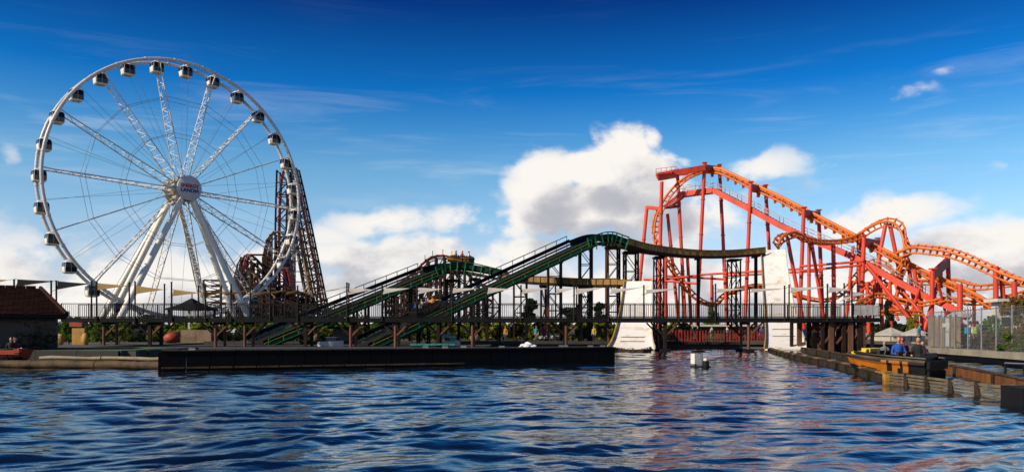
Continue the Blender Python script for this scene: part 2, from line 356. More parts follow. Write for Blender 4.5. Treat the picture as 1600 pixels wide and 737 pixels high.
SHORE = [(-3000, 45.5), (-21.5, 45.5), (-22.5, 56), (-31, 58), (-31, 80), (22, 80), (30, 74), (33, 62), (27.2, 52), (24.6, 38), (22., 25), (20.5, 12), (20, -200), (3000, -200), (3000, 4000), (-3000, 4000)]
slab('ground', SHORE, GZ, 1.4, PAVE, 'paved park ground reaching to the horizon')
slab('lawn', [(-36, 46.1), (-22.2, 46.1), (-23.2, 55), (-36, 55)], GZ+.03, .03, GRASS, 'strip of mown grass beside the brown building')
slab('quay_platform', [(-30.5, 58.2), (-2, 58.2), (-2, 78), (-30.5, 78)], .42, 1., DCONC, 'dark low platform under the conveyor lifts')
# kerb boards along the right quay and the far shore
def kerb(name, pts, w, h, z, m, label, cat, seg=2.0, grp=None):
    t = thing(name, (pts[0][0], pts[0][1], 0), label, cat, grp); A = resample([(x, y, 0) for x, y in pts], seg)
    for i in range(len(A)-1):
        p, q = Vector(A[i]), Vector(A[i+1]); d = (q-p).normalized()*.012; dz = random.uniform(-.012, .012)
        bar('board', p+d+Vector((0, 0, z+dz)), q-d+Vector((0, 0, z+dz)), w, m, t, h)
    return t
kerb('lawn_edging', [(-60, 45.3), (-21.3, 45.3), (-22.2, 56)], .3, .62, .27, DCONC, 'dark edging board below the lawn and the brown building', 'edging', 2.4)
kerb('quay_edging', [(33.1, 62), (27.0, 52), (24.4, 38), (21.8, 25), (20.3, 12)], .5, .34, GZ-.06, CONC, 'pale concrete edging of the quay below the wire fence', 'edging', 2.4)
kerb('shore_edging', [(-30.8, 79.8), (22, 79.8), (29.8, 73.9)], .4, .3, GZ+.02, DCONC, 'low edging along the far shore behind the footbridge', 'edging', 3.)

# ------------------------------------------------------------------ ferris wheel
TH = R(45); WC = Vector(((283-CX)/F*138, 138, H+(HY-298)/F*138)); AX = Vector((math.sin(TH), -math.cos(TH), 0)); TG = Vector((math.cos(TH), math.sin(TH), 0)); UP = Vector((0, 0, 1))
WR = 21.9
def wp(a, ang, r): return WC+AX*a+TG*(r*math.cos(ang))+UP*(r*math.sin(ang))
def wheel():
    t = thing('ferris_wheel', Vector((WC.x, WC.y, GZ)), 'tall white ferris wheel with a round hub sign, left of the lake', 'ferris wheel')
    rim = {}
    for a in (1.45, -1.45):
        rim[a] = MB().tube([wp(a, 2*math.pi*k/168, WR) for k in range(168)], .27, 10, close=True).build('rim', WSTEEL, t, True)
        for k in range(28):
            an = 2*math.pi*(k+.5)/28+PH0
            rod('rim_flange', wp(a, an-.006, WR), wp(a, an+.006, WR), .66, WSTEEL, rim[a])
    for k in range(28):
        an = PH0+2*math.pi*k/28
        rod('gondola_axle', wp(1.45, an, WR), wp(-1.45, an, WR), .2, WSTEEL, t)
    for k in range(14):
        an = PH0+2*math.pi*(k+.5)/14; sp = None
        r0, r1 = 1.9, WR-.3
        hw = lambda r: .95 if r > 3 else .95
        b = MB(); nb = 15
        for s in (1, -1):
            o = rod('spoke_chord', wp(1.9*s, an, r0), wp(1.0*s, an, r1-1.5), .2, WSTEEL, t)
            rod('rim_fork', wp(1.0*s, an, r1-1.5), wp(1.45*s, an, WR), .2, WSTEEL, t)
            sp = sp or o
        for i in range(nb+1):
            f = i/nb; ra = r0+(r1-1.5-r0)*f; wa = 1.9+(1.0-1.9)*f
            b.beam(wp(wa, an, ra), wp(-wa, an, ra), .07)
            if i < nb:
                f2 = (i+1)/nb; rb = r0+(r1-1.5-r0)*f2; wb = 1.9+(1.0-1.9)*f2; s = 1 if i % 2 else -1
                b.beam(wp(wa*s, an, ra), wp(-wb*s, an, rb), .075)
        b.build('spoke_lacing', WHITE, t)
    for rr in (.44, .72):
        for a in (1, -1):
            for k in range(14):
                a0 = PH0+2*math.pi*(k+.5)/14; a1 = a0+2*math.pi/14; w = (1.9+(1.0-1.9)*rr)*a
                rod('tie_rod', wp(w, a0, WR*rr), wp(w, a1, WR*rr), .065, CABLE, t)
    for k in range(14):
        a0 = PH0+2*math.pi*(k+.5)/14
        for s in (1, -1):
            rod('stay_cable', wp(2.4*s, a0+.45*s, 1.7), wp(1.45*s, a0+2*math.pi/28, WR), .045, CABLE, t)
    # hub
    def ring(prof, name, m, n=28, par=t, at=0.):
        M = Matrix.Translation(WC) @ Matrix(((TG.x, 0, AX.x, 0), (TG.y, 0, AX.y, 0), (0, 1, 0, 0), (0, 0, 0, 1)))
        return MB().lathe(prof, n, M).build(name, m, par, True)
    ring([(.4, -3.6), (1.5, -3.6), (1.55, -3.2), (1.2, -3.0), (1.2, -2.4), (2.15, -2.3), (2.15, -1.95), (1.35, -1.8), (1.35, 1.8), (2.15, 1.95), (2.15, 2.3), (1.0, 2.4), (1.0, 3.3)], 'hub_drum', CREAM)
    for k in range(14):
        an = PH0+2*math.pi*(k+.5)/14
        for a in (2.12, -2.12): bar('hub_lug', wp(a, an, 1.9), wp(a, an, 2.5), .34, CREAM, t)
        bar('hub_rib', wp(-1.8, an, 1.42), wp(1.8, an, 1.42), .22, CREAM, t)
    sg = ring([(.3, 3.25), (2.05, 3.25), (2.1, 3.3), (2.1, 3.55), (2.02, 3.62)], 'hub_sign', [SIGNW], 40)
    for txt, z, m in (('ENERGY', .10, LRED), ('LANDIA', -.68, LBLUE)):
        cu = bpy.data.curves.new('lettering', 'FONT'); cu.body = txt; cu.align_x = 'CENTER'; cu.size = .84; cu.extrude = .02; cu.offset = .032; cu.resolution_u = 3
        tmp = bpy.data.objects.new('tmp_text', cu); COL.objects.link(tmp)
        me = bpy.data.meshes.new_from_object(tmp.evaluated_get(bpy.context.evaluated_depsgraph_get())); bpy.data.objects.remove(tmp)
        me.materials.clear(); me.materials.append(m); me.name = 'lettering'
        wdt = max(v.co.x for v in me.vertices)-min(v.co.x for v in me.vertices); sx_ = 3.15/wdt
        o = link('lettering', me, sg)
        M = Matrix.Translation(WC+AX*3.65+UP*z) @ Matrix(((TG.x, 0, AX.x, 0), (TG.y, 0, AX.y, 0), (0, 1, 0, 0), (0, 0, 0, 1))) @ Matrix.Diagonal((sx_, 1, 1, 1)) @ Matrix.Shear('XZ', 4, (0, 0))
        o.matrix_local = Matrix.Translation(-origin(sg)) @ M
    # supporting legs: (axle position, foot column, foot offset along the axle, thickness)
    for (a0, a1, pxf, d) in ((-2.9, -7.5, 141, 1.0), (-2.6, -3.0, 157, 1.0), (2.7, 6.0, 171, 1.05), (-2.9, -8., 333, 1.0), (2.5, 3.0, 379, 1.05), (2.8, 7.5, 403, 1.05)):
        # foot on the ground whose column in the photo is pxf
        lo, hi = -40., 40.
        for _ in range(50):
            mid = (lo+hi)/2; q = WC+AX*a1+TG*mid
            if CX+F*q.x/q.y < pxf: lo = mid
            else: hi = mid
        q = WC+AX*a1+TG*lo; q.z = GZ
        top = WC+AX*a0+UP*(-.9)+(TG*(.55 if lo > 0 else -.55))
        lg = MB().tube([top, top.lerp(q, .06), top.lerp(q, .5), q], [d*.30, d*.44, d*.5, d*.55], 14).build('support_leg', WHITE, t, True)
        for fr in (.33, .66): rod('leg_flange', top.lerp(q, fr), top.lerp(q, fr+.008), d*1.16, WHITE, lg)
        rod('foot_plate', q+Vector((0, 0, -.02)), q+Vector((0, 0, .25)), 2.2, CONC, lg)
        if pxf in (141, 403):   # inspection ladder along the leg
            b = MB(); s = Vector((0, 0, .75))+AX*(.5 if a0 > 0 else -.5); nL = 34
            for i in range(nL):
                c0, c1 = top.lerp(q, .08+.9*i/nL)+s, top.lerp(q, .08+.9*(i+1)/nL)+s
                b.beam(c0-AX*.35, c1-AX*.35, .07); b.beam(c0+AX*.35, c1+AX*.35, .07); b.beam(c0-AX*.35, c0+AX*.35, .05)
            b.build('inspection_ladder', GREYST, lg)
    for s in (1, -1): rod('axle_bearing', WC+AX*2.3*s, WC+AX*3.2*s, 2.3, CREAM, t)
    return t
PH0 = math.pi/2-R(2.0)
WHEEL = wheel()
def gondola_proto():
    # local axes: x along the rim, y along the axle (towards viewer), z up; pivot at z = 0
    hx, hy, z0, z1 = 1.14, 1.10, -2.42, -.40
    b = MB()
    def sect(z, k): # rounded square
        out = []
        for (sx_, sy_) in ((1, 1), (-1, 1), (-1, -1), (1, -1)):
            for j in range(3):
                an = math.atan2(sy_, sx_)+R(-30+30*j); out.append(Vector((sx_*(hx*k-.3)+.3*math.cos(an), sy_*(hy*k-.3)+.3*math.sin(an), z)))
        return out
    zs = [(z0, .84), (z0+.08, .92), (z0+.22, .955), (-1.4, 1.0), (-.8, .95), (z1, .84), (z1+.16, .6)]
    vs = []; 
    for z, k in zs: vs += sect(z, k)
    fs = [(i*12+k, i*12+(k+1) % 12, (i+1)*12+(k+1) % 12, (i+1)*12+k) for i in range(len(zs)-1) for k in range(12)]
    fs += [tuple(reversed(range(12))), tuple(range(72, 84))]
    b.add(vs, fs); body = b.mesh('gondola_shell', WHITE, smooth=True)
    def pane(side, u0, u1):
        p = MB(); rows = [(-2.22, .965), (-1.4, 1.012), (-.8, .968), (-.50, .895)]; vs = []
        for z, k in rows:
            for u in (u0, u1):
                vs.append(Vector((u*hx*k, (hy*k+.015), z)))
        n = len(vs); outer = vs+[v-Vector((0, .05, 0)) for v in vs]
        fs = [(2*i, 2*i+2, 2*i+3, 2*i+1) for i in range(3)]+[(n+2*i, n+2*i+1, n+2*i+3, n+2*i+2) for i in range(3)]
        p.add(outer, fs); M = Matrix.Rotation(side*math.pi/2, 4, 'Z')
        p.v = [tuple(M @ Vector(v)) for v in p.v]; return p.mesh('window_pane', GLASS)
    panes = [pane(s, u0, u1) for s in range(4) for (u0, u1) in ((-.86, -.03), (.03, .86))]
    base = MB().box((0, 0, z0-.04), (1.4, 1.35, .1)).box((0, 0, z0+.12), (1.72, 1.66, .1)).mesh('floor_pan', CREAM)
    roof = MB().box((0, 0, z1+.2), (1.25, 1.2, .12)).box((0, 0, z1+.3), (.7, .8, .1)).mesh('roof_unit', WHITE)
    yoke = MB().tube([(0, -.75, -.2), (0, -.75, .0), (0, .75, 0), (0, .75, -.2)], .09, 8).mesh('hanger', GREYST)
    return body, panes, base, roof, yoke
GB, GP, GF, GR_, GY = gondola_proto()
for k in range(28):
    an = PH0-2*math.pi*k/28
    p = wp(0, an, WR)
    if k == 0: lab = 'dark-windowed white gondola at the very top of the ferris wheel'
    elif k < 14: lab = 'white gondola on the ferris wheel, %s clockwise from the topmost one' % ORD[k-1]
    elif k == 14: lab = 'white gondola at the very bottom of the ferris wheel'
    else: lab = 'white gondola on the ferris wheel, %s anticlockwise from the topmost one' % ORD[27-k]
    g = thing('gondola', p, lab, 'gondola', 'gondolas hanging on the ferris wheel', rz=math.atan2(TG.y, TG.x)+math.pi)
    g.scale = (.82, .82, .88)
    sw = link('gondola_shell', GB, g)
    link('floor_pan', GF, g); link('roof_unit', GR_, g); link('hanger', GY, g)
    for m in GP: link('window_pane', m, g)
# ------------------------------------------------------------------ footbridge with shade sails
BY0, BY1 = 64.6, 67.2; DZ = 2.80
def bx(px, Y=BY0): return (px-CX)/F*Y
def bridge():
    x0, x1 = bx(96), bx(1376)
    t = thing('footbridge', ((x0+x1)/2, 66, 0), 'long dark steel footbridge on rusty posts crossing the lake', 'footbridge')
    bar('fascia_beam', (x0, BY0, DZ-.2), (x1, BY0, DZ-.2), .14, BLACKST, t, .34)
    bar('fascia_beam', (x0, BY1, DZ-.2), (x1, BY1, DZ-.2), .14, BROWNST, t, .34)
    # deck planks run across: one board per 0.4 m
    pl = MB().box((0, 0, 0), (.385, BY1-BY0-.16, .05)).mesh('deck_board', TIMBER); n = int((x1-x0)/.4)
    for i in range(n):
        o = link('deck_board', pl, t); o.location = Vector((x0+.2+i*.4, (BY0+BY1)/2, DZ-.03))-origin(t)
    bay = 2.2; nb = int(round((x1-x0)/bay)); bay = (x1-x0)/nb
    bm_ = MB(); k = int(bay/.15)
    for i in range(1, k): bm_.beam((i*bay/k, 0, .1), (i*bay/k, 0, 1.08), .026)
    bal = bm_.mesh('balusters', BLACKST)
    for side, Y in ((0, BY0), (1, BY1)):
        for i in range(nb+1):
            bar('railing_post', (x0+i*bay, Y, DZ-.3), (x0+i*bay, Y, DZ+1.16), .075, BLACKST if side == 0 else BROWNST, t)
            if i < nb:
                o = link('balusters', bal, t); o.location = Vector((x0+i*bay, Y, DZ))-origin(t); o['kind'] = 'stuff'
                for z, w in ((1.13, .06), (.08, .045)):
                    bar('handrail' if z > 1 else 'bottom_rail', (x0+i*bay+.037, Y, DZ+z), (x0+(i+1)*bay-.037, Y, DZ+z), w, BLACKST, t)
    for i in range(0, n, 6):
        bar('cross_joist', (x0+.2+i*.4, BY0+.1, DZ-.14), (x0+.2+i*.4, BY1-.1, DZ-.14), .1, BROWNST, t, .14)
    for j, px in enumerate((160, 232, 335, 381, 476, 547, 617, 684, 738, 885, 1040, 1171)):
        x = bx(px); zb = -.4 if (px > 700 or px < 300) else .4
        if px < 300: zb = .5
        for Y in (BY0+.25, BY1-.25):
            rod('column', (x, Y, zb), (x, Y, DZ-.36), .24, RUST, t) if j % 3 != 1 else bar('column', (x, Y, zb), (x, Y, DZ-.36), .24, BROWNST, t)
            for s in (-1, 1): bar('brace', (x, Y, DZ-1.55), (x+s*1.15, Y, DZ-.4), .12, RUST if s > 0 else BROWNST, t)
        bar('pier_cap', (x, BY0+.1, DZ-.45), (x, BY1-.1, DZ-.45), .2, BROWNST, t, .2)
        if px > 700:
            for Y in (BY0+.25, BY1-.25): bar('footing', (x, Y, -.4), (x, Y, .24), .75, RUBBER, t)
    # wider look-out platform at the right end
    xa, xb = bx(1286), bx(1374); Y2 = BY1+5
    bar('platform_beam', (xa, Y2, DZ-.2), (xb, Y2, DZ-.2), .16, BROWNST, t, .36)
    for x in (xa, xb): bar('platform_beam', (x, BY1+.1, DZ-.2), (x, Y2-.1, DZ-.2), .16, BROWNST, t, .36)
    pl2 = MB().box((0, 0, 0), (.385, 4.8, .05)).mesh('deck_board', TIMBER)
    for i in range(int((xb-xa)/.4)):
        o = link('deck_board', pl2, t); o.location = Vector((xa+.25+i*.4, BY1+2.5, DZ-.03))-origin(t)
    for i, px in enumerate((1289, 1302, 1319, 1333, 1343, 1353, 1366)):
        for Y in (BY0+.3, BY1+1.2, Y2-.2):
            X = bx(px)+random.uniform(-.12, .12)
            bar('column', (X, Y, -.4), (X, Y, DZ-.38), random.choice((.22, .26, .36)), RUST if (i+int(Y)) % 2 else BROWNST, t)
    for i in range(4):
        X = bx(1289+i*20); bar('brace', (X, BY0+.3, .7), (X+1.4, BY0+.3, DZ-.5), .14, RUST, t); bar('brace', (X+1.4, BY1+1.2, .7), (X, BY1+1.2, DZ-.5), .14, BROWNST, t)
    for px0, px1 in ((1334, 1344), (1345, 1354), (1355, 1363), (1364, 1372)):
        bar('railing_panel', (bx(px0), BY0-.06, DZ+.6), (bx(px1), BY0-.06, DZ+.6), .03, LGREY, t, .82)
    bal2 = MB()
    for i in range(1, 30): bal2.beam((xa+i*(xb-xa)/30, Y2, DZ), (xa+i*(xb-xa)/30, Y2, DZ+1.1), .03)
    tag(bal2.build('balusters', BROWNST, t), kind='stuff')
    bar('handrail', (xa, Y2, DZ+1.13), (xb, Y2, DZ+1.13), .06, BLACKST, t)
    return t
bridge()
POLES = [(22,437),(80,439),(88,439),(143,440),(151,440),(202,442),(211,440),(257,444),(268,441),(310,446),(321,444),(346,446),(361,445),(391,448),(422,444),(446,446),(465,447),(496,446),
         (542,442),(545,443),(597,445),(652,444),(706,447),(760,447),(814,446),(868,446),(897,445),(901,446),(951,446),(1006,446),(1061,446),(1114,446),(1118,444),(1171,448),(1226,447),(1233,445),(1293,444),(1319,443),(1331,441),(1365,446)]
for i, (px, py) in enumerate(POLES):
    Y = BY0-.12 if i % 2 == 0 else BY1+.12; p = P(px, py, Y)
    if px < 96: Y = 60.; p = P(px, py, Y)
    t = thing('sail_pole', (p.x, Y, DZ-.3), 'slim dark shade-sail pole on the footbridge, %s from the left' % ORD[i], 'pole', 'shade sail poles along the footbridge')
    rod('post', (p.x, Y, DZ-.3 if px > 96 else .5), (p.x, Y, p.z), .13, POLE, t); rod('cap', (p.x, Y, p.z), (p.x, Y, p.z+.05), .17, POLE, t)
    bar('base_plate', (p.x, Y, DZ-.32 if px > 96 else .5), (p.x, Y, (DZ-.32 if px > 96 else .5)+.04), .3, POLE, t)
# triangular sails: (mast column/row of the wide edge top and bottom, tip column/row, colour)
SAILS = [(-24,436,445,13,437,1,'tan'),(27,437,446,85,439,0,'black'),(90,440,451,140,443,0,'black'),(152,443,452,200,446,1,'tan'),(212,447,458,256,452,1,'tan'),
         (271,453,461,312,457,1,'tan'),(318,464,455,352,456,1,'tan'),(352,462,457,392,453,1,'tan'),(395,464,459,420,455,1,'tan'),(424,459,455,447,453,1,'tan'),(449,461,456,470,452,1,'tan'),
         (536,450,448,491,457,2,'white'),(546,450,459,581,452,2,'white'),(600,451,458,640,450,2,'white'),(655,450,458,690,451,2,'white'),(708,451,457,748,450,2,'white'),
         (763,450,458,796,451,2,'white'),(817,452,458,856,450,2,'white'),(870,452,458,895,450,2,'white'),(901,452,459,942,449,2,'white'),(955,452,458,1000,449,2,'white'),
         (1010,453,458,1056,451,2,'white'),(1121,452,456,1168,450,2,'white'),(1174,452,456,1224,450,2,'white'),(1236,450,456,1290,448,2,'white'),(1296,449,456,1330,452,2,'white'),
         (1318,463,468,1352,458,2,'white'),(1322,474,469,1358,464,2,'white'),(1330,456,462,1360,460,2,'white')]
for i, (xa, ya, yb, xt, yt, ci, cn_) in enumerate(SAILS):
    n = 9; b = MB(); Ya, Yb = BY0-.05, BY1+.05
    if xa < 90: Ya, Yb = 58.6, 60.6
    s = 1 if xt > xa else -1
    Ym = (Ya+Yb)/2; A, B, C = P(xa, ya-1, Ym+.45), P(xa-2*s, yb+1, Ym-.45), P(xt, yt, Ym)
    vs = []; idx = {}
    for u in range(n+1):
        for v in range(n+1-u):
            w = n-u-v; q = (A*u+B*v+C*w)/n; bow = u*v*w/(n**3)*27
            e_ = (u*v+v*w+w*u)/n**2; q = q+Vector((0, 0, -.07*bow))
            cen = (A+B+C)/3; q = q.lerp(cen, .16*(1-bow)*e_*1.2*(1-max(u, v, w)/n)*2); idx[u, v] = len(vs); vs.append(q)
    fs = []
    for u in range(n):
        for v in range(n-u):
            fs.append((idx[u, v], idx[u+1, v], idx[u, v+1]))
            if v < n-u-1: fs.append((idx[u+1, v], idx[u+1, v+1], idx[u, v+1]))
    b.add(vs, fs); k = len(vs); b.add([q+Vector((0, 0, -.02)) for q in vs], [tuple(reversed(f)) for f in fs])
    t = thing('shade_sail', A, '%s triangular shade sail above the footbridge, %s sail from the left' % (cn_, ORD[i]), 'shade sail', 'triangular shade sails over the footbridge')
    b.build('fabric', (SAILD, SAILT, SAILW)[ci], t, True)
    for c, o in ((A, A), (B, B), (C, C)):
        rod('lashing', c, c+(c-(A+B+C)/3).normalized()*.32, .03, POLE, t)

# ------------------------------------------------------------------ water slides
def slide(name, top, bot, w0, w1, label, shape):
    t = thing(name, bot, label, 'water slide'); n = 26
    pts = []
    for i in range(n+1):
        f = i/n; q = top.lerp(bot, f); q.z = bot.z+(top.z-bot.z)*shape(f); pts.append(q)
    d = (bot-top); d.z = 0; d.normalize(); s = Vector((-d.y, d.x, 0))   # s: towards the viewer's right
    def strip(name, o0, o1, h, m, th=.1):
        b = MB(); vs = []
        for i, q in enumerate(pts):
            w = (w0+(w1-w0)*i/n+.6*(i/n)**7)/2
            for (o, z) in ((o0, 0), (o1, 0), (o1, h), (o0, h)): vs.append(q+s*(o[0]*w+o[1])+Vector((0, 0, z)))
        fs = [(4*i+k, 4*i+(k+1) % 4, 4*i+4+(k+1) % 4, 4*i+4+k) for i in range(n) for k in range(4)]+[(3, 2, 1, 0), (4*n, 4*n+1, 4*n+2, 4*n+3)]
        return b.add(vs, fs).build(name, m, t, True)
    strip('chute_bed', (-1, 0), (1, 0), -.12, SLIDE)
    for sg in (-1, 1):
        strip('side_wall', (sg, 0), (sg, sg*.09), .34, YELLOW if sg < 0 else CREAM)
    for i in range(2, n-3, 4):
        w = (w0+(w1-w0)*i/n+.6*(i/n)**7)/2
        for sg in (-.8, .8):
            q = pts[i]+s*(w*sg); 
            if q.z > 1.: bar('support_post', (q.x, q.y, -.3), (q.x, q.y, q.z-.16), .22, BROWNST, t)
        bar('cross_girder', pts[i]-s*w+Vector((0, 0, -.24)), pts[i]+s*w+Vector((0, 0, -.24)), .16, BROWNST, t)
    # splash lip
    bar('lip', pts[-1]-s*(w1/2)+Vector((0, 0, -.05)), pts[-1]+s*(w1/2)+Vector((0, 0, -.05)), .3, CREAM, t, .12)
    for i in (n-6, n-4):
        w = (w0+(w1-w0)*i/n+.6*(i/n)**7)/2*.62
        bar('drain_grate', pts[i]-s*w+Vector((0, 0, .02)), pts[i]+s*w+Vector((0, 0, .02)), .22, RUST, t, .05)
    return t
shp = lambda f: (1-f)**1.22*(1-.12*math.sin(math.pi*f)) if f < 1 else 0
S1T, S1B = P(997, 439, 84), P(986, 546, 71.); S2T, S2B = P(1208, 390, 98), P(1229, 546, 71.)
S1B.z = S2B.z = .10
slide('water_slide', S1T, S1B, 2.8, 3.5, 'shorter white stained water slide ending in the lake left of the red coaster', shp)
slide('water_slide', S2T, S2B, 2.75, 3.1, 'taller white stained water slide dropping beside the red coaster', shp)

# ------------------------------------------------------------------ conveyor lifts and flumes
def frame(p, q):
    d = (q-p).normalized(); h = Vector((d.x, d.y, 0)).normalized(); s = Vector((h.y, -h.x, 0)); return d, s, s.cross(d)
def lift(label, B, C, w, crest, boat_at=None):
    t = thing('conveyor_lift', (B.x, B.y, .4), label, 'lift hill'); d, s, u = frame(B, C); L = (C-B).length
    at = lambda l, o, z: B+d*l+s*o+u*z
    bar('belt', at(0, 0, 0), at(L, 0, 0), w-.5, BELT, t, .1)
    cl = MB()
    for i in range(int(L/.45)): cl.beam(at(i*.45+.2, -w/2+.34, .075), at(i*.45+.2, w/2-.34, .075), .08, .05)
    tag(cl.build('belt_cleats', RUBBER, t), kind='stuff')
    for sg, m in ((1, BROWNST), (-1, BROWNST)):
        bar('side_girder', at(-.2, sg*(w/2-.1), -.3), at(L, sg*(w/2-.1), -.3), .2, m, t, .62)
    bar('inner_wall', at(0, -w/2+.16, .26), at(L, -w/2+.16, .26), .06, GREYST, t, .18)
    bar('guide_rail', at(0, -w/2+.02, .62), at(L, -w/2+.02, .62), .16, BLACKST, t, .36)
    bar('guide_rail', at(0, w/2-.14, .2), at(L, w/2-.14, .2), .1, BLACKST, t, .22)
    bar('yellow_strip', at(0, w/2+.03, .02), at(L, w/2+.03, .02), .05, YELLOW, t, .09)
    bar('green_strip', at(0, w/2+.03, -.22), at(L, w/2+.03, -.22), .06, GREEN, t, .2)
    # handrails
    n = int(L/1.7)
    for sg, off, hh, m in ((-1, .75, 1.15, DGREEN), (1, .5, .42, GREEN)):
        for i in range(n+1):
            l = i*L/n; bar('rail_post', at(l, sg*(w/2+off), -.25), at(l, sg*(w/2+off), -.25)+Vector((0, 0, hh+.3)), .07, m, t)
        for z in ((1.15, .65) if sg < 0 else (.42,)):
            bar('handrail', at(0, sg*(w/2+off), -.25)+Vector((0, 0, z+.28)), at(L, sg*(w/2+off), -.25)+Vector((0, 0, z+.28)), .075, m, t)
        bar('walkway', at(0, sg*(w/2+.4), -.3), at(L, sg*(w/2+.4), -.3), .7 if sg < 0 else .5, DGREEN, t, .06)
    for i in range(int(L/2.2)):
        bar('cross_girder', at(i*2.2+.5, -w/2, -.62), at(i*2.2+.5, w/2, -.62), .14, BROWNST, t)
        bar('outrigger', at(i*2.2+.5, w/2, -.55), at(i*2.2+.5, w/2+.6, -.28), .1, GREEN, t)
    # crest: the channel bends over and hands the boat to the flume
    A = spline([tuple(C)]+[tuple(c) for c in crest], 7); n = len(A)-1
    for nm, o, z, hgt, th, m in (('crest_bed', 0, -.1, .12, w-.4, BELT), ('crest_wall', -w/2, .3, .75, .12, BLACKST), ('crest_wall', w/2, .18, .5, .1, DGREEN), ('crest_rail', w/2+.2, .62, .12, .1, DGREEN), ('crest_soffit', 0, -.5, .3, w-.6, FLUMEB)):
        b = MB(); vs = []
        for i in range(n+1):
            p = Vector(A[i]); q = Vector(A[min(i+1, n)]) if i < n else p+(p-Vector(A[n-1])); dd_, ss, uu = frame(p, q)
            for a_, c_ in ((-1, -1), (1, -1), (1, 1), (-1, 1)): vs.append(p+ss*(o+a_*th/2)+uu*(z+c_*hgt/2))
        b.add(vs, [(4*i+k, 4*i+(k+1) % 4, 4*i+4+(k+1) % 4, 4*i+4+k) for i in range(n) for k in range(4)]+[(3, 2, 1, 0), (4*n, 4*n+1, 4*n+2, 4*n+3)]).build(nm, m, t)
    for i in range(0, n+1, 3):
        p = Vector(A[i]); q = Vector(A[min(i+1, n)]) if i < n else p+(p-Vector(A[n-1])); dd_, ss, uu = frame(p, q)
        bar('rail_post', p+ss*(w/2+.2)-uu*.5, p+ss*(w/2+.2)+uu*.66, .11, GREEN, t)
        bar('crest_stay', p+ss*(w/2+.2)+uu*.1, p+ss*(w/2)-uu*.9, .1, GREEN, t)
    return t, at, L
L1B, L1C = P(566, 541, 71.), P(905, 383, 88); L2B, L2C = P(400, 537, 74.), P(672, 426, 92)
c1 = [P(930, 374, 89.5), P(950, 374, 90.5), P(972, 381, 91)]
c2 = [P(692, 419, 93), P(722, 419, 93.5), P(755, 424, 93.5), P(790, 432, 93)]
LIFT1, at1, LL1 = lift('nearer and longer conveyor lift with green rails, rising to the right behind the footbridge', L1B, L1C, 2.7, c1)
LIFT2, at2, LL2 = lift('farther and lower conveyor lift with green rails, left of the longer one', L2B, L2C, 2.7, c2)
def flume(label, pts, w):
    t = thing('flume', pts[0], label, 'flume'); A = resample(spline([tuple(p) for p in pts], 8), .92)
    sh = {}
    for i in range(len(A)-1):
        p, q = Vector(A[i]), Vector(A[i+1]); d, s, u = frame(p, q); g = d*.02
        for sg in (1, -1):
            bar('wall_panel', p+s*sg*w/2+g+u*.15, q+s*sg*w/2-g+u*.15, .09, MUSTARD, t, .62)
            bar('top_flange', p+s*sg*(w/2+.03)+u*.49, q+s*sg*(w/2+.03)+u*.49, .18, FLUMEB, t, .07)
            bar('wall_rib', p+s*sg*(w/2+.07)-u*.2, p+s*sg*(w/2+.07)+u*.46, .09, FLUMEB, t)
        bar('bed_panel', p+g-u*.2, q-g-u*.2, w-.1, FLUMEB, t, .1)
        bar('girder', p+s*(w/2-.2)-u*.36, q+s*(w/2-.2)-u*.36, .16, BROWNST, t, .22)
    return t
flume('upper mustard flume curving from the long lift to the taller slide', [P(972, 381, 91), P(1000, 389, 92), P(1040, 395, 93.5), P(1090, 399, 95), P(1140, 398, 96.8), P(1186, 394, 98.2)], 2.7)
flume('lower mustard flume running from the short lift to the shorter slide', [P(790, 434, 93), P(815, 437, 92), P(860, 440, 90), P(920, 443, 87.5), P(976, 443, 84.6)], 2.7)

# lattice towers: (left column, right column, distance, row of the top, foot height, rusty?)
TOWERS = [(803,823,86,437,.3,0),(857,877,87,404,.3,1),(907,925,89.5,387,.3,0),(950,968,92,386,.3,1),(978,997,93,394,.3,0),(1026,1037,94.5,402,.3,0),(1143,1157,97.5,406,.3,0),
          (909,921,86.6,450,.3,1),(846,853,89.5,447,.3,0),(761,781,82,450,.4,0),(697,716,92.6,438,.4,0),(735,748,92.8,436,.4,0),(640,656,89,447,.4,0),(553,571,84,478,.4,0),(598,612,86.5,463,.4,0),(652,668,74.6,508,.4,0)]
for i, (xa, xb, Y, yt, zf, ru) in enumerate(TOWERS):
    A, B = P(xa, yt, Y), P(xb, yt, Y); wd = B.x-A.x; dp = 1.9
    t = thing('lattice_tower', ((A.x+B.x)/2, Y+dp/2, zf), 'dark lattice steel tower carrying the boat flume at photo centre, number %d' % i, 'tower', 'steel towers under the boat ride')
    zt = A.z; nb = max(1, int(round((zt-zf)/1.95))); T_ = (0.16 if wd < 1.1 else .22)
    for k, (x, y) in enumerate(((A.x, Y), (B.x, Y), (A.x, Y+dp), (B.x, Y+dp))):
        bar('post', (x, y, zf-.6), (x, y, zt), T_, (RUST if ru and k % 2 == 0 else BROWNST) if k != 1 else BLACKST, t)
    for j in range(nb+1):
        z = zt-(zt-zf)*j/nb-.05; z2 = zt-(zt-zf)*(j+1)/nb-.05
        for y in (Y, Y+dp):
            bar('ledger', (A.x+T_/2, y, z), (B.x-T_/2, y, z), .085, BROWNST, t)
            if j < nb:
                l, r_ = (A.x, B.x) if j % 2 else (B.x, A.x)
                bar('diagonal', (r_, y, z-.05), (l, y, z2+.05), .08, BROWNST, t)
        for x in (A.x, B.x):
            if j < nb: bar('diagonal', (x, Y+(.1 if j % 2 else dp-.1), z-.05), (x, Y+(dp-.1 if j % 2 else .1), z2+.05), .07, BROWNST, t)
    bar('head_beam', (A.x-.2, Y+dp/2, zt+.08), (B.x+.2, Y+dp/2, zt+.08), dp+.2, BROWNST, t, .16)
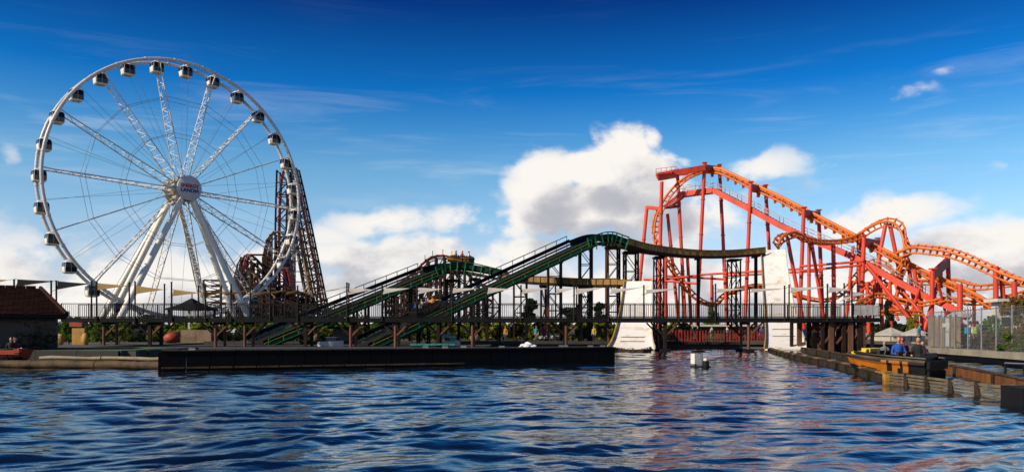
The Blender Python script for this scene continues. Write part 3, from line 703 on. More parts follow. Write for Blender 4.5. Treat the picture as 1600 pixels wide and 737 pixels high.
TL = ['under the lower flume, right of the nearer lift','with a rusty leg under the middle of the nearer lift','under the top of the nearer lift','with a rusty leg under the green crest cage','beside the top of the shorter slide','slim one under the upper flume right of the shorter slide','slim one under the upper flume left of the taller slide',
      'rusty and low, under the lower flume behind the crest tower','very slim, under the lower flume beside the nearer lift','standing in the middle below the nearer lift','under the boat at the top of the farther lift','slim one just right of the boat on the farther lift','under the upper part of the farther lift','low one under the foot of the farther lift','under the middle of the farther lift','lowest one under the nearer lift']
tw = [o for o in bpy.data.objects if o.name.startswith('lattice_tower')]
for o, l in zip(sorted(tw, key=lambda o: o.name), TL): o['label'] = 'dark steel lattice tower '+l
for i, (px, Y, yt) in enumerate(((1091, 95.5, 405), (1181, 98.6, 402))):
    p = P(px, yt, Y)
    t = thing('flume_post', (p.x, Y, .3), 'single dark steel post under the upper flume, %s' % ('midway between the two slides' if i == 0 else 'just left of the taller slide'), 'post')
    bar('shaft', (p.x, Y, -.3), (p.x, Y, p.z), .34, BROWNST, t); bar('head', (p.x, Y-1.3, p.z+.1), (p.x, Y+1.3, p.z+.1), .4, BROWNST, t, .2); bar('footing', (p.x, Y, -.3), (p.x, Y, .7), .9, DCONC, t)

# ------------------------------------------------------------------ black pontoon, log booms, kerbs of the boat channel
def pontoon():
    A, B = G(251, 33.2), G(961, 41.2); t = thing('pontoon', (A+B)/2, 'long black tarpaulin-covered pontoon across the middle of the lake', 'pontoon')
    d = (B-A).normalized(); nrm = Vector((-d.y, d.x, 0)); n = 22; L = (B-A).length
    for i in range(n):
        l0, l1 = L*i/n, L*(i+1)/n
        c0, c1_ = A+d*(l0+.012)+nrm*(.9), A+d*(l1-.012)+nrm*(.9)
        o = bar('side_panel', c0+Vector((0, 0, .27+random.uniform(-.01, .01))), c1_+Vector((0, 0, .27)), 1.8, TARP, t, 1.1)
    for i in range(30):
        l0, l1 = L*i/30, L*(i+1)/30
        bar('top_board', A+d*(l0+.02)+nrm*.9+Vector((0, 0, .85+random.uniform(-.01, .012))), A+d*(l1-.02)+nrm*.9+Vector((0, 0, .85)), 1.9, WETWOOD, t, .05)
    for i in range(14):
        l0, l1 = L*i/14*.62, L*(i+1)/14*.62
        bar('rubbing_strip', A+d*(l0+.03)-nrm*.05+Vector((0, 0, .14)), A+d*(l1-.03)-nrm*.05+Vector((0, 0, .14)), .08, LOG, t, .07)
    for k in range(9):
        q = A+d*random.uniform(.5, L-.5)+nrm*random.uniform(.3, 1.4); bar('mooring_cleat', q+Vector((-.14, 0, .91)), q+Vector((.14, 0, .91)), .09, GREYST, t)
    bar('end_panel', A+nrm*.1-d*.05+Vector((0, 0, .27)), A+nrm*1.7-d*.05+Vector((0, 0, .27)), .1, TARP, t, 1.08)
pontoon()
def boom(name, pts, r, m, label, cat, seg):
    t = thing(name, pts[0], label, cat); A = resample([tuple(p) for p in pts], seg)
    for i in range(len(A)-1):
        p, q = Vector(A[i]), Vector(A[i+1]); d = (q-p).normalized(); a = []
        for k in range(6):
            f = k/5; a.append(p.lerp(q, .006+.988*f)+Vector((0, random.uniform(-.02, .02), random.uniform(-.02, .02))))
        MB().tube(a, [r*random.uniform(.86, 1.1) for _ in a], 10).build('log', m, t, True)
    return t
boom('log_boom', [G(-150, 37, .18), G(60, 36.3, .18), G(252, 35.2, .16)], .19, LOG, 'brown floating log boom at the far left of the lake', 'log boom', 3.4)
boom('board_boom', [G(62, 40.3, .34), G(150, 40, .33), G(256, 39.5, .30)], .10, PALEW, 'pale board floating behind the brown log boom', 'float', 2.8)
KL = [G(1203, 66.5), G(1216, 57), G(1240, 48.5), G(1300, 37.), G(1345, 30), G(1385, 25.6)]
def channel():
    t = thing('channel_kerb', KL[0], 'dark wooden kerb of the boat channel leading out from the taller slide', 'kerb')
    A = resample(spline([tuple(k) for k in KL], 6), 1.25)
    for i in range(len(A)-1):
        p, q = Vector(A[i]), Vector(A[i+1]); d = (q-p).normalized()*.02
        bar('kerb_board', p+d+Vector((0, 0, .12)), q-d+Vector((0, 0, .12+random.uniform(-.01, .01))), .16, WETWOOD, t, .34)
        bar('cap_board', p+d+Vector((0, 0, .32)), q-d+Vector((0, 0, .32)), .24, LOG if i % 3 else YPOST, t, .05)
        if i % 2 == 0: bar('stake', p+Vector((-.14, -.05, -.3)), p+Vector((-.14, -.05, .26)), .12, WETWOOD, t)
    # slatted part
    p0, p1 = G(1386, 25.5), G(1574, 19.); s = thing('slatted_fender', p0, 'low slatted wooden fender between two yellow posts in the right foreground', 'fender'); nb = 5
    for i in range(nb):
        a, b = p0.lerp(p1, i/nb), p0.lerp(p1, (i+1)/nb); d = (b-a).normalized()
        for j in range(4):
            z = .04+j*.095; bar('slat', a+d*.07+Vector((0, 0, z+random.uniform(-.008, .008))), b-d*.05+Vector((0, 0, z+random.uniform(-.008, .008))), .05, SLATW, s, .066)
        bar('stanchion', b+Vector((0, 0, -.2)), b+Vector((0, 0, .40)), .1, WETWOOD, s)
        bar('prop', b+Vector((-.06, -.06, .3)), b+Vector((-.16, -.34, -.1)), .08, WETWOOD, s)
    for nm, q in (('left', G(1386, 25.4)), ('right', G(1578, 18.9))):
        y = thing('mooring_post', q, 'square rusty yellow post at the %s end of the slatted fender' % nm, 'post')
        bar('shaft', q+Vector((0, 0, -.4)), q+Vector((0, 0, .36)), .2, YPOST, y); bar('cap', q+Vector((0, 0, .36)), q+Vector((0, 0, .40)), .23, YPOST, y)
    q0, q1 = G(1584, 18.7), G(1720, 15.2); f = thing('rubber_pontoon', q0, 'black rubber float at the right edge beyond the slatted fender', 'float')
    for i in range(3):
        a, b = q0.lerp(q1, i/3), q0.lerp(q1, (i+1)/3); bar('float_block', a+Vector((.02, 0, .12)), b+Vector((-.02, 0, .12)), .6, RUBBER, f, .56)
    # right hand plank wall
    W = [G(1252, 66.), G(1290, 54), G(1335, 43.5), G(1400, 36.5), G(1478, 31.6), G(1600, 21.8), G(1740, 15.5)]
    w = thing('plank_wall', W[4], 'orange-brown plank wall of the boat channel behind the boat', 'wall'); A = resample(spline([tuple(k) for k in W], 6), .62)
    for i in range(len(A)-1):
        p, q = Vector(A[i]), Vector(A[i+1]); d = (q-p).normalized()*.01
        near = p.y < 37
        bar('plank', p+d+Vector((0, 0, .06)), q-d+Vector((0, 0, .06)), .09+random.uniform(-.012, .012), PLANK if near else WETWOOD, w, .56)
        if i % 3 == 0: bar('cap_board', p+Vector((0, 0, .365)), Vector(A[min(i+3, len(A)-1)])+Vector((0, 0, .365)), .16, LOG, w, .045)
        if i % 9 == 5: bar('dark_stanchion', p+Vector((-.07, -.07, -.3)), p+Vector((-.07, -.07, .36)), .14, WETWOOD, w)
    # stubby kerb below the shorter slide
    k = thing('channel_kerb', G(958, 70), 'short dark kerb curving round the foot of the shorter slide', 'kerb')
    A = resample([tuple(G(956, 70.6)), tuple(G(975, 64)), tuple(G(1002, 62.5)), tuple(G(1016, 66)), tuple(G(1016, 71))], 1.1)
    for i in range(len(A)-1):
        p, q = Vector(A[i]), Vector(A[i+1]); bar('kerb_board', p+Vector((0, 0, .08)), q+Vector((0, 0, .08)), .22, WETWOOD, k, .34); bar('stake', p+Vector((0, -.15, -.3)), p+Vector((0, -.15, .34)), .12, LOG, k)
channel()
def pump():
    q = G(1095, 36.2); t = thing('floating_pump', q, 'small white box and black drum on a float in mid lake', 'pump')
    bar('raft', q+Vector((-.4, 0, .04)), q+Vector((.4, .1, .04)), .5, WETWOOD, t, .12)
    b = MB().box(q+Vector((-.24, 0, .43)), (.31, .3, .46), rz=.4); b.build('control_box', WHITE, t)
    bar('box_leg', q+Vector((-.24, 0, -.2)), q+Vector((-.24, 0, .2)), .07, BLACKST, t)
    MB().lathe([(.14, -.2), (.155, .0), (.155, .30), (.13, .34)], 14, Matrix.Translation(q+Vector((.2, -.1, 0)))).build('drum', RUBBER, t, True)
    MB().lathe([(.10, .34), (.11, .37), (.10, .43), (.03, .46)], 14, Matrix.Translation(q+Vector((.2, -.1, 0)))).build('drum_cap', WHITE, t, True)
    bar('mast', q+Vector((.18, .5, 0)), q+Vector((.18, .5, .75)), .05, GREYST, t); bar('mast', q+Vector((-.12, .5, 0)), q+Vector((-.12, .5, .75)), .04, BLACKST, t)
    bar('cross_arm', q+Vector((-.3, .5, .74)), q+Vector((.3, .5, .74)), .09, BLACKST, t)
    bar('lower_arm', q+Vector((-.16, .5, .55)), q+Vector((.2, .5, .55)), .05, GREYST, t)
pump()
def splash():
    t = thing('water_splash', P(822, 543, 50), 'white foaming splash of water behind the black pontoon', 'splash'); b = MB()
    for i in range(120):
        a = random.gauss(0, .42); x = (822+a*30-CX)/F*50; hgt = max(.05, .5*math.exp(-(a*1.9-.2)**2))
        b.ico((x, 50+random.uniform(-.5, .5), .42+random.uniform(0, hgt)), random.uniform(.05, .17), sub=2, jit=.22, sc=(1.4, 1, .75))
    tag(b.build('foam', FOAM, t, True), kind='stuff')
splash()
# ------------------------------------------------------------------ red and orange inverted coaster
LA = G(1100, 145.); LD = Vector((.743, -.669, 0)); LN = Vector((.669, .743, 0))
def lift_at(px, py, off=0.):
    k = (px-CX)/F; A_ = LA+LN*off
    t = (k*A_.y-A_.x)/(LD.x-k*LD.y); q = A_+LD*t; q.z = H+(HY-py)/F*q.y; return q
def coaster():
    t = thing('roller_coaster', LA+Vector((15, 0, GZ)), 'red steel roller coaster with orange track on the right shore', 'roller coaster')
    tie_me = MB()
    # tie: a flat yoke from rail to rail rising to the spine (unit gauge along x, up along z)
    tie_me.box((0, 0, .05), (1.3, .2, .16)).beam((-.5, 0, .05), (0, 0, .46), .15).beam((.5, 0, .05), (0, 0, .46), .15)
    TIE = tie_me.mesh('track_tie', TIEC)
    ntie = [0]
    def track(pts, g=1.15, step=1.05, spine=True, rail=.15, m=ORANGE, ties=True, world=False):
        A = resample(spline(pts if world else [(*P(a, b, c), r) for a, b, c, r in pts], 8), step); n = len(A)
        Lr, Rr, Sp = [], [], []; prev = None; extra = MB()
        for i in range(n):
            p = Vector(A[i][:3]); d = (Vector(A[min(i+1, n-1)][:3])-Vector(A[max(i-1, 0)][:3])).normalized()
            s = d.cross(UP)
            if s.length < .25: s = prev if prev is not None else Vector((1, 0, 0))
            s = (s-d*s.dot(d)).normalized()
            if prev is not None and s.dot(prev) < 0: s = -s
            prev = s; u = s.cross(d); q = Quaternion(d, R(A[i][3])); s2 = q @ s; u2 = q @ u
            Lr.append(p-s2*g/2); Rr.append(p+s2*g/2); Sp.append(p+u2*.5)
            M = Matrix(((s2.x*g, d.x, u2.x, p.x), (s2.y*g, d.y, u2.y, p.y), (s2.z*g, d.z, u2.z, p.z), (0, 0, 0, 1)))
            if ties and ntie[0] < 290:
                o = link('track_tie', TIE, t); o.matrix_local = Matrix.Translation(-origin(t)) @ M; ntie[0] += 1
            else:
                extra.add([M @ v.co for v in TIE.vertices], [tuple(f.vertices) for f in TIE.polygons])
        MB().tube(Lr, rail, 7).build('rail', m, t, True); MB().tube(Rr, rail, 7).build('rail', m, t, True)
        if spine: MB().tube(Sp, .21, 8).build('spine', m, t, True)
        if extra.v: tag(extra.build('track_ties', TIEC, t), kind='stuff')
    # humps and loops first: their ties show largest
    track([(1404,398,123,60),(1427,389,121,65),(1454,391,119,68),(1479,394,117,70),(1503,401,115,70),(1528,412,113,65),(1552,423,111,60),(1576,434,109,50),(1602,443,107,35),(1640,450,105,20)], 1.3)
    track([(1212,384,118,70),(1218,374,119,60),(1230,369,120,45),(1243,368,121,20),(1256,375,122,10),(1277,380,124,0),(1300,381,126,0),(1322,378,127,10),(1343,369,128,30),(1363,356,128,55),(1384,347,127,80),(1402,350,126,100),(1413,361,125,120),(1418,378,124,120),(1418,398,123,100),(1410,420,124,70),(1392,438,126,40),(1366,446,130,10),(1342,440,134,0)], 1.25)
    track([(1420,440,138,20),(1449,442,137,30),(1492,440,136,50),(1522,448,134,50),(1552,448,132,30),(1602,444,130,10),(1640,446,130,0)], 1.2)
    # the lift hill
    LT = [(1100,269),(1127,272),(1172,293),(1219,315),(1281,347),(1347,381),(1395,405),(1441,430),(1508,459),(1550,482),(1575,495)]
    track([(*lift_at(a, b, 2.6), 0) for a, b in LT], 1.15, 1.15, rail=.19, world=True)
    bx_ = [lift_at(a, b-8, 2.6) for a, b in LT]; MB().tube(bx_, .30, 8).build('lift_spine', ORANGE, t, True)
    for q in resample(np.array([tuple(lift_at(a, b, 2.6)) for a, b in LT]), 1.7): q = Vector(q); bar('lift_bracket', q+Vector((0, 0, .75)), q+Vector((0, 0, -.66)), .30, TIEC, t, .6)
    # top turn and drop
    track([(*lift_at(1100, 269, 2.6), 0)]+[(*P(a, b, c), r) for a, b, c, r in [(1085,274,147,-15),(1065,286,148,-35),(1049,301,148.5,-50),(1036,320,149,-60),(1027,340,149,-60),(1024,362,149,-60),(1029,385,148,-60),(1041,402,148,-50),(1055,424,149,-40),(1071,448,150,-30),(1094,468,151,-10),(1117,474,152,0),(1130,461,153,0),(1148,452,154,10),(1189,445,154,20),(1240,459,152,20),(1290,467,150,0),(1322,452,147,-20),(1343,427,145,-40),(1368,408,143,-40),(1396,420,141,-20),(1404,448,140,0),(1420,462,139,0)]], 1.2, world=True)
    track([(1340,478,120,0),(1368,464,122,0),(1400,470,122,20),(1440,478,120,0),(1480,470,119,0),(1530,476,118,0),(1602,460,118,0)], 1.1, 1.3)
    track([(1370,492,112,0),(1400,490,112,10),(1440,492,112,0)], 1.1, 1.3)
    def post(a, b, d=.95, m=RED, Y=None, Y2=None, flange=True):
        p = a if isinstance(a, Vector) else P(a[0], a[1], Y); q = b if isinstance(b, Vector) else P(b[0], b[1], Y2 or Y)
        # carry the line on down to the ground
        k = (GZ-.1-p.z)/(q.z-p.z); q = p+(q-p)*k
        d *= .70; o = rod('support_column', p, q, d, m, t)
        n = int((p-q).length/7)
        for i in range(1, n+1): rod('column_flange', p.lerp(q, i/(n+1)), p.lerp(q, i/(n+1)+.006), d*1.28, m, t)
        rod('column_footing', (q.x, q.y, GZ-.05), (q.x, q.y, GZ+.35), d*1.7, CONC, t)
        return o
    # portal frames over the lift
    for (xf, yf, xfb, xb, yb, xbb) in ((1101,256,1090,1124,259,1135),(1173,286,1165,1196,291,1207),(1256,326,1250,1279,330,1285),(1350,370,1346,1372,374,1377),(1457,422,1456,1481,400,1483)):
        a, b = lift_at(xf, yf, 0.), lift_at(xb, yb, 5.2); zt = min(a.z, b.z)
        post(a, lift_at(xfb, 480, 0.)); post(b, lift_at(xbb, 480, 5.4))
        a2, b2 = Vector((a.x, a.y, a.z-.8)), Vector((b.x, b.y, b.z-.8)); bar('portal_beam', a2, b2, .5, DRED, t, 1.3)
        bar('portal_cap', a+Vector((0, 0, .1)), a+Vector((0, 0, .3)), .85, RED, t); bar('portal_cap', b+Vector((0, 0, .1)), b+Vector((0, 0, .3)), .85, RED, t)
        m_ = a2.lerp(b2, .5); bar('track_hanger', m_+Vector((0, 0, -.4)), m_+Vector((0, 0, -1.4)), .5, ORANGE, t)
    post((1034,284), (1029,480), .95, Y=143); post((1058,264), (1069,470), .95, Y=150); post((1043,334), (1057,470), .9, Y=150); post((1011,322), (1000,436), .95, Y=150)
    bar('portal_beam', P(1011, 324, 150), P(1030, 326, 149), .6, RED, t)
    # top platform with gallery
    a, b = P(1026, 275, 143), P(1101, 262, 144.4); bar('top_girder', a, b, .5, RED, t, 1.0); a2, b2 = P(1058, 271, 150), P(1124, 264, 149); bar('top_girder', a2, b2, .5, RED, t, .9)
    bar('top_crossbeam', P(1030, 279, 143), P(1058, 274, 150), .5, RED, t, .8)
    bar('gallery_deck', P(1026, 274, 143), P(1052, 270, 143.4), 1.6, RED, t, .12)
    for px, py in ((1025, 274), (1033, 273), (1041, 272), (1049, 271), (1056, 270)):
        q = P(px, py, 142.4); bar('gallery_post', q, q+Vector((0, 0, 1.15)), .08, RED, t)
    for z in (.6, 1.15): bar('gallery_rail', P(1025, 274, 142.4)+Vector((0, 0, z)), P(1056, 270, 142.4)+Vector((0, 0, z)), .07, RED, t)
    # catwalk under the lift, with stairs
    CW = [(1060,304),(1114,297),(1172,327),(1218,352),(1255,369),(1337,403),(1395,436),(1441,461),(1481,478),(1512,496)]
    cp = [lift_at(a, b, .4) for a, b in CW]
    for i in range(len(cp)-1):
        p, q = cp[i], cp[i+1]
        bar('catwalk_girder', p, q, .35, RED, t, .95); o_ = LN*1.7; bar('catwalk_girder', p+o_, q+o_, .35, DRED, t, .7)
        n = int((q-p).length/.62); b = MB()
        for k in range(n):
            c = p.lerp(q, (k+.5)/n)+Vector((0, 0, .42)); b.beam(c, c+o_, .34, .07)
        b.build('stair_treads', DRED, t)
        n = max(1, int((q-p).length/2.4))
        for k in range(n+1):
            for of in (Vector((0, 0, 0)), o_):
                c = p.lerp(q, k/n)+of+Vector((0, 0, .35)); bar('rail_post', c, c+Vector((0, 0, 1.25)), .075, GREYST, t)
        for of in (Vector((0, 0, 0)), o_):
            for z in (1.0, 1.55): bar('handrail', p+of+Vector((0, 0, z)), q+of+Vector((0, 0, z)), .065, GREYST, t)
    # evacuation stair and platform at the top left
    bar('stair_platform', P(1040, 324, 146), P(1062, 322, 146), 2.4, DRED, t, .25)
    for k in range(9):
        a = P(1044+k*2.6, 322-k*2.1, 146.5); bar('stair_tread', a-LN*.9, a+LN*.9, .35, RED, t, .08)
    for o_ in (-.95, .95): bar('stair_stringer', P(1042, 324, 146.5)+LN*o_, P(1068, 303, 146.5)+LN*o_, .15, RED, t, .5); bar('stair_rail', P(1042, 314, 146.5)+LN*o_, P(1068, 293, 146.5)+LN*o_, .09, RED, t)
    # horizontal tie tubes
    for (x0, y0, x1, y1, Y0, Y1) in ((1006,440,1100,429,150,146),(1092,429,1250,420,144,131),(1040,431,1130,436,150,147),(1130,431,1285,423,147,134),(1250,416,1350,408,131,121),(1250,423,1346,414,131,121),(1006,436,1092,443,150,144)):
        rod('tie_tube', P(x0, y0, Y0), P(x1, y1, Y1), .4, RED, t)
    # columns under the loops
    for (xa, ya, xb, yb, Y, d) in ((1384,349,1368,430,127,.9),(1390,349,1407,432,127,.9),(1342,366,1342,449,128,1.0),(1333,384,1327,450,131,.8),(1302,380,1303,462,126,.95),(1230,370,1245,450,120,.85),(1264,378,1264,470,124,.8),(1268,379,1281,460,124,.8),
                                   (1500,444,1500,482,116,1.1),(1556,416,1556,468,110.5,1.0),(1564,428,1568,470,111,.9),(1418,404,1428,470,124,.9),(1412,420,1396,480,125,.9),(1428,420,1440,490,122,.9),(1376,430,1360,490,128,.85),(1355,440,1357,500,122,.9),
                                   (1390,440,1392,500,118,.8),(1466,442,1450,496,120,.8),(1040,400,1040,470,148,1.),(1066,445,1068,480,150,.8),(1150,455,1150,490,154,.7),(1205,450,1205,490,154,.7),(1300,466,1300,490,150,.7),(1440,445,1440,490,137,.8),(1522,450,1522,490,134,.8),(1585,440,1585,480,107,1.0),(1074,400,1078,470,152,.9),(1112,430,1112,480,152,.8)):
        post((xa, ya), (xb, yb), d, Y=Y)
    for (x0, y0, x1, y1, Y0, Y1, d) in ((1353,413,1432,511,112,108,.8),(1411,456,1462,515,118,114,.6),(1386,470,1440,508,116,112,.6),(1440,440,1420,500,122,118,.6),(1372,436,1404,500,124,120,.6),(1330,470,1372,430,122,122,.5),(1480,500,1466,442,120,118,.6)):
        rod('diagonal_brace', P(x0, y0, Y0), P(x1, y1, Y1), d*.66, RED, t)
    # motor box and block at the foot of the lift
    q = lift_at(1560, 492, 2.6); bar('drive_block', q+Vector((-1, 0, -1)), q+Vector((2.6, -1.4, -1.)), 2.6, LGREY, t, 1.6)
coaster()

# ------------------------------------------------------------------ timber-and-crimson coasters far behind
def bents(b, pts, half, bay, zf=GZ, ledg=4.5):
    prev = None
    A = resample([tuple(p) for p in pts], bay)
    for i, a in enumerate(A):
        p = Vector(a); cols = [p+Vector((0, -half, -.4)), p+Vector((0, half, -.4))]
        nz_ = max(1, int((p.z-zf)/ledg))
        for c in cols: b.beam((c.x, c.y, zf), c, .46)
        for j in range(nz_+1):
            z = zf+(p.z-.6-zf)*j/nz_
            b.beam((p.x, p.y-half, z), (p.x, p.y+half, z), .3)
            if prev is not None:
                zz = zf+(prev.z-.6-zf)*j/nz_; 
                for sgn in (-half, half): b.beam((prev.x, prev.y+sgn, zz), (p.x, p.y+sgn, z), .28)
            if j < nz_:
                z2 = zf+(p.z-.6-zf)*(j+1)/nz_
                if prev is not None:
                    zz2 = zf+(prev.z-.6-zf)*(j+1)/nz_
                    sgn = -half if (i+j) % 2 else half
                    b.beam((prev.x, prev.y+sgn, zf+(prev.z-.6-zf)*j/nz_), (p.x, p.y+sgn, z2), .26)
        prev = p
def htrack(t, pts, m=ZRED, g=1.5, r=.32, side=None, rail2=TIMBER):
    A = resample(spline([tuple(p) for p in pts], 6), 1.6); b = MB(); Lr = []; Rr = []
    s = side or Vector((0, 1, 0))
    for i in range(len(A)):
        p = Vector(A[i]); Lr.append(p-s*g/2); Rr.append(p+s*g/2)
        b.beam(p-s*(g/2+.7), p+s*(g/2+.7), .3)
    MB().tube(Lr, r, 6).build('rail', m, t, True); MB().tube(Rr, r, 6).build('rail', m, t, True); b.build('track_ties', rail2, t)
def truss_leg(t, pts, w, dpt, m, bay=4., name='truss'):
    A = resample([tuple(p) for p in pts], bay); b = MB()
    for i in range(len(A)-1):
        p, q = Vector(A[i]), Vector(A[i+1])
        d = (q-p).normalized(); s = d.cross(Vector((0, 1, 0))).normalized()
        for y in (-dpt/2, dpt/2):
            Y = Vector((0, y, 0)); 
            b.beam(p-s*w/2+Y, q-s*w/2+Y, .55); b.beam(p+s*w/2+Y, q+s*w/2+Y, .55); b.beam(p-s*w/2+Y, p+s*w/2+Y, .34)
            b.beam((p-s*w/2 if i % 2 else p+s*w/2)+Y, (q+s*w/2 if i % 2 else q-s*w/2)+Y, .34)
        b.beam(p-s*w/2-Vector((0, dpt/2, 0)), p-s*w/2+Vector((0, dpt/2, 0)), .2)
    return b.build(name, m, t)
def zadra():
    Y = 285.; q = lambda x, y, yy=Y: P(x, y, yy)
    t = thing('hybrid_coaster', Vector((q(445, 500).x, Y, GZ)), 'very tall dark timber coaster with crimson track rising behind the ferris wheel', 'roller coaster')
    truss_leg(t, [q(441, 497), q(441, 420), q(442, 340), q(444, 268)], 3.9, 4.5, BLACKST, 4.2, 'lift_truss')
    truss_leg(t, [q(458, 266), q(466, 300), q(480, 365), q(493, 430), q(505, 490)], 3.4, 3.6, TIMBER, 2.4, 'drop_truss')
    truss_leg(t, [q(452, 300), q(463, 360, 287), q(476, 430, 287), q(488, 492, 287)], 1.8, 2.6, TIMBERL, 4., 'pale_truss')
    truss_leg(t, [q(456, 497, 288), q(456, 400, 288), q(456, 330, 288)], 1.6, 2.5, GREYST, 5., 'back_tower')
    htrack(t, [q(437, 470), q(436, 400), q(437, 330), q(440, 280), (q(447, 263)), q(455, 264), q(464, 286), q(473, 325), q(483, 372), q(494, 425), q(503, 478)], ZRED)
    for y0 in range(280, 490, 16):
        bar('tower_ledger', q(449, y0, 286), q(452+(y0-262)*.17, y0, 286), .3, TIMBER, t)
    # arch and hills of the same ride
    arch = [q(412,490,270),(q(413,420,270)),q(416,385,270),q(424,366,270),q(434,362,270),(q(444,368,270)),q(450,390,270),q(456,430,270),q(462,480,270)]
    b = MB(); bents(b, [q(x, y, 270) for x, y in ((414,400),(420,372),(428,364),(438,364),(447,378),(452,402),(458,445))], 2.5, 3.); b.build('timber_bents', TIMBER, t)
    htrack(t, arch, TIMBERL)
    htrack(t, [q(438,400,262), q(444,430,262), q(452,465,262), q(456,495,262)], ZRED)
    htrack(t, [q(446,404,262), q(454,440,262), q(460,478,262)], ZRED)
    h2 = [(366,460),(374,432),(380,408),(386,399),(396,402),(408,414),(422,432),(440,448),(462,455),(484,462)]
    b = MB(); bents(b, [q(x, y, 262) for x, y in h2], 5, 2.6); b.build('timber_bents', TIMBER, t)
    b = MB(); bents(b, [q(x, y+14, 254) for x, y in h2[:]], 4, 3.2); b.build('timber_bents', TIMBER, t)
    htrack(t, [q(x, y-1, 258) for x, y in h2], TIMBER)
    htrack(t, [q(x, y, 256) for x, y in ((371,470),(376,446),(381,420),(386,401),(394,400))], ZRED); 
    bar('top_gallery', q(386, 398, 262), q(412, 398, 262), 2.5, TIMBER, t, .4)
    b = MB(); bents(b, [q(x, y, 240) for x, y in ((365,470),(400,462),(440,468),(480,474),(520,480))], 4, 3.4); b.build('timber_bents', TIMBER, t)
    for (yy, dy) in ((266, 6), (258, 20), (248, 30)):
        b = MB(); bents(b, [q(x, y+dy, yy) for x, y in h2], 2., 2.4, ledg=3.2); b.build('timber_bents', TIMBER if yy != 258 else TIMBERL, t)
    b = MB(); bents(b, [q(x, y, 268) for x, y in ((440, 452), (456, 462), (472, 452), (492, 470), (512, 486))], 3., 2.4, ledg=3.2); b.build('timber_bents', TIMBER, t)
    # boxy timber stair tower
    for k, (xx, yy) in enumerate(((318, 437), (345, 437), (318, 437), (345, 437))):
        a = q(xx, yy, 236 if k < 2 else 242); bar('stair_tower_post', (a.x, a.y, GZ), a, .5, TIMBER, t)
    for k in range(9):
        z = H+(HY-438-k*8.5)/F*238; a, c = q(318, 400, 236), q(345, 400, 236)
        for u_, v_, w_ in (((a.x, 236, z), (c.x, 236, z), .35), ((a.x, 242, z), (c.x, 242, z), .3), ((a.x, 236, z), (c.x, 236, z-1.6), .25), ((c.x, 242, z), (a.x, 242, z-1.6), .25)): bar('stair_beam', u_, v_, w_, TIMBER, t)
zadra()
def far_hill():
    Y = 205.; q = lambda x, y, yy=Y: P(x, y, yy)
    t = thing('hybrid_coaster', Vector((q(690, 500).x, Y, GZ)), 'distant dark timber coaster hill with crimson track behind the farther conveyor lift', 'roller coaster')
    h = [(606,452),(632,436),(652,420),(664,408),(676,401),(692,399),(706,402),(716,410),(728,424),(746,440),(770,450)]
    b = MB(); bents(b, [q(x, y, Y) for x, y in h], 2.2, 2.2, ledg=3.); b.build('timber_bents', TIMBER, t)
    b = MB(); bents(b, [q(x, y+16, Y-8) for x, y in h], 2.2, 2.6, ledg=3.2); b.build('timber_bents', TIMBER, t)
    htrack(t, [q(x, y, Y) for x, y in h], ZRED, r=.22); htrack(t, [q(x-8, y+15, Y-8) for x, y in h], TIMBERL, r=.15)
    for x, y in h[3:9]: a = q(x, y, Y-2); bar('gallery_post', a, a+Vector((0, 0, 1.6)), .14, TIMBER, t)
far_hill()
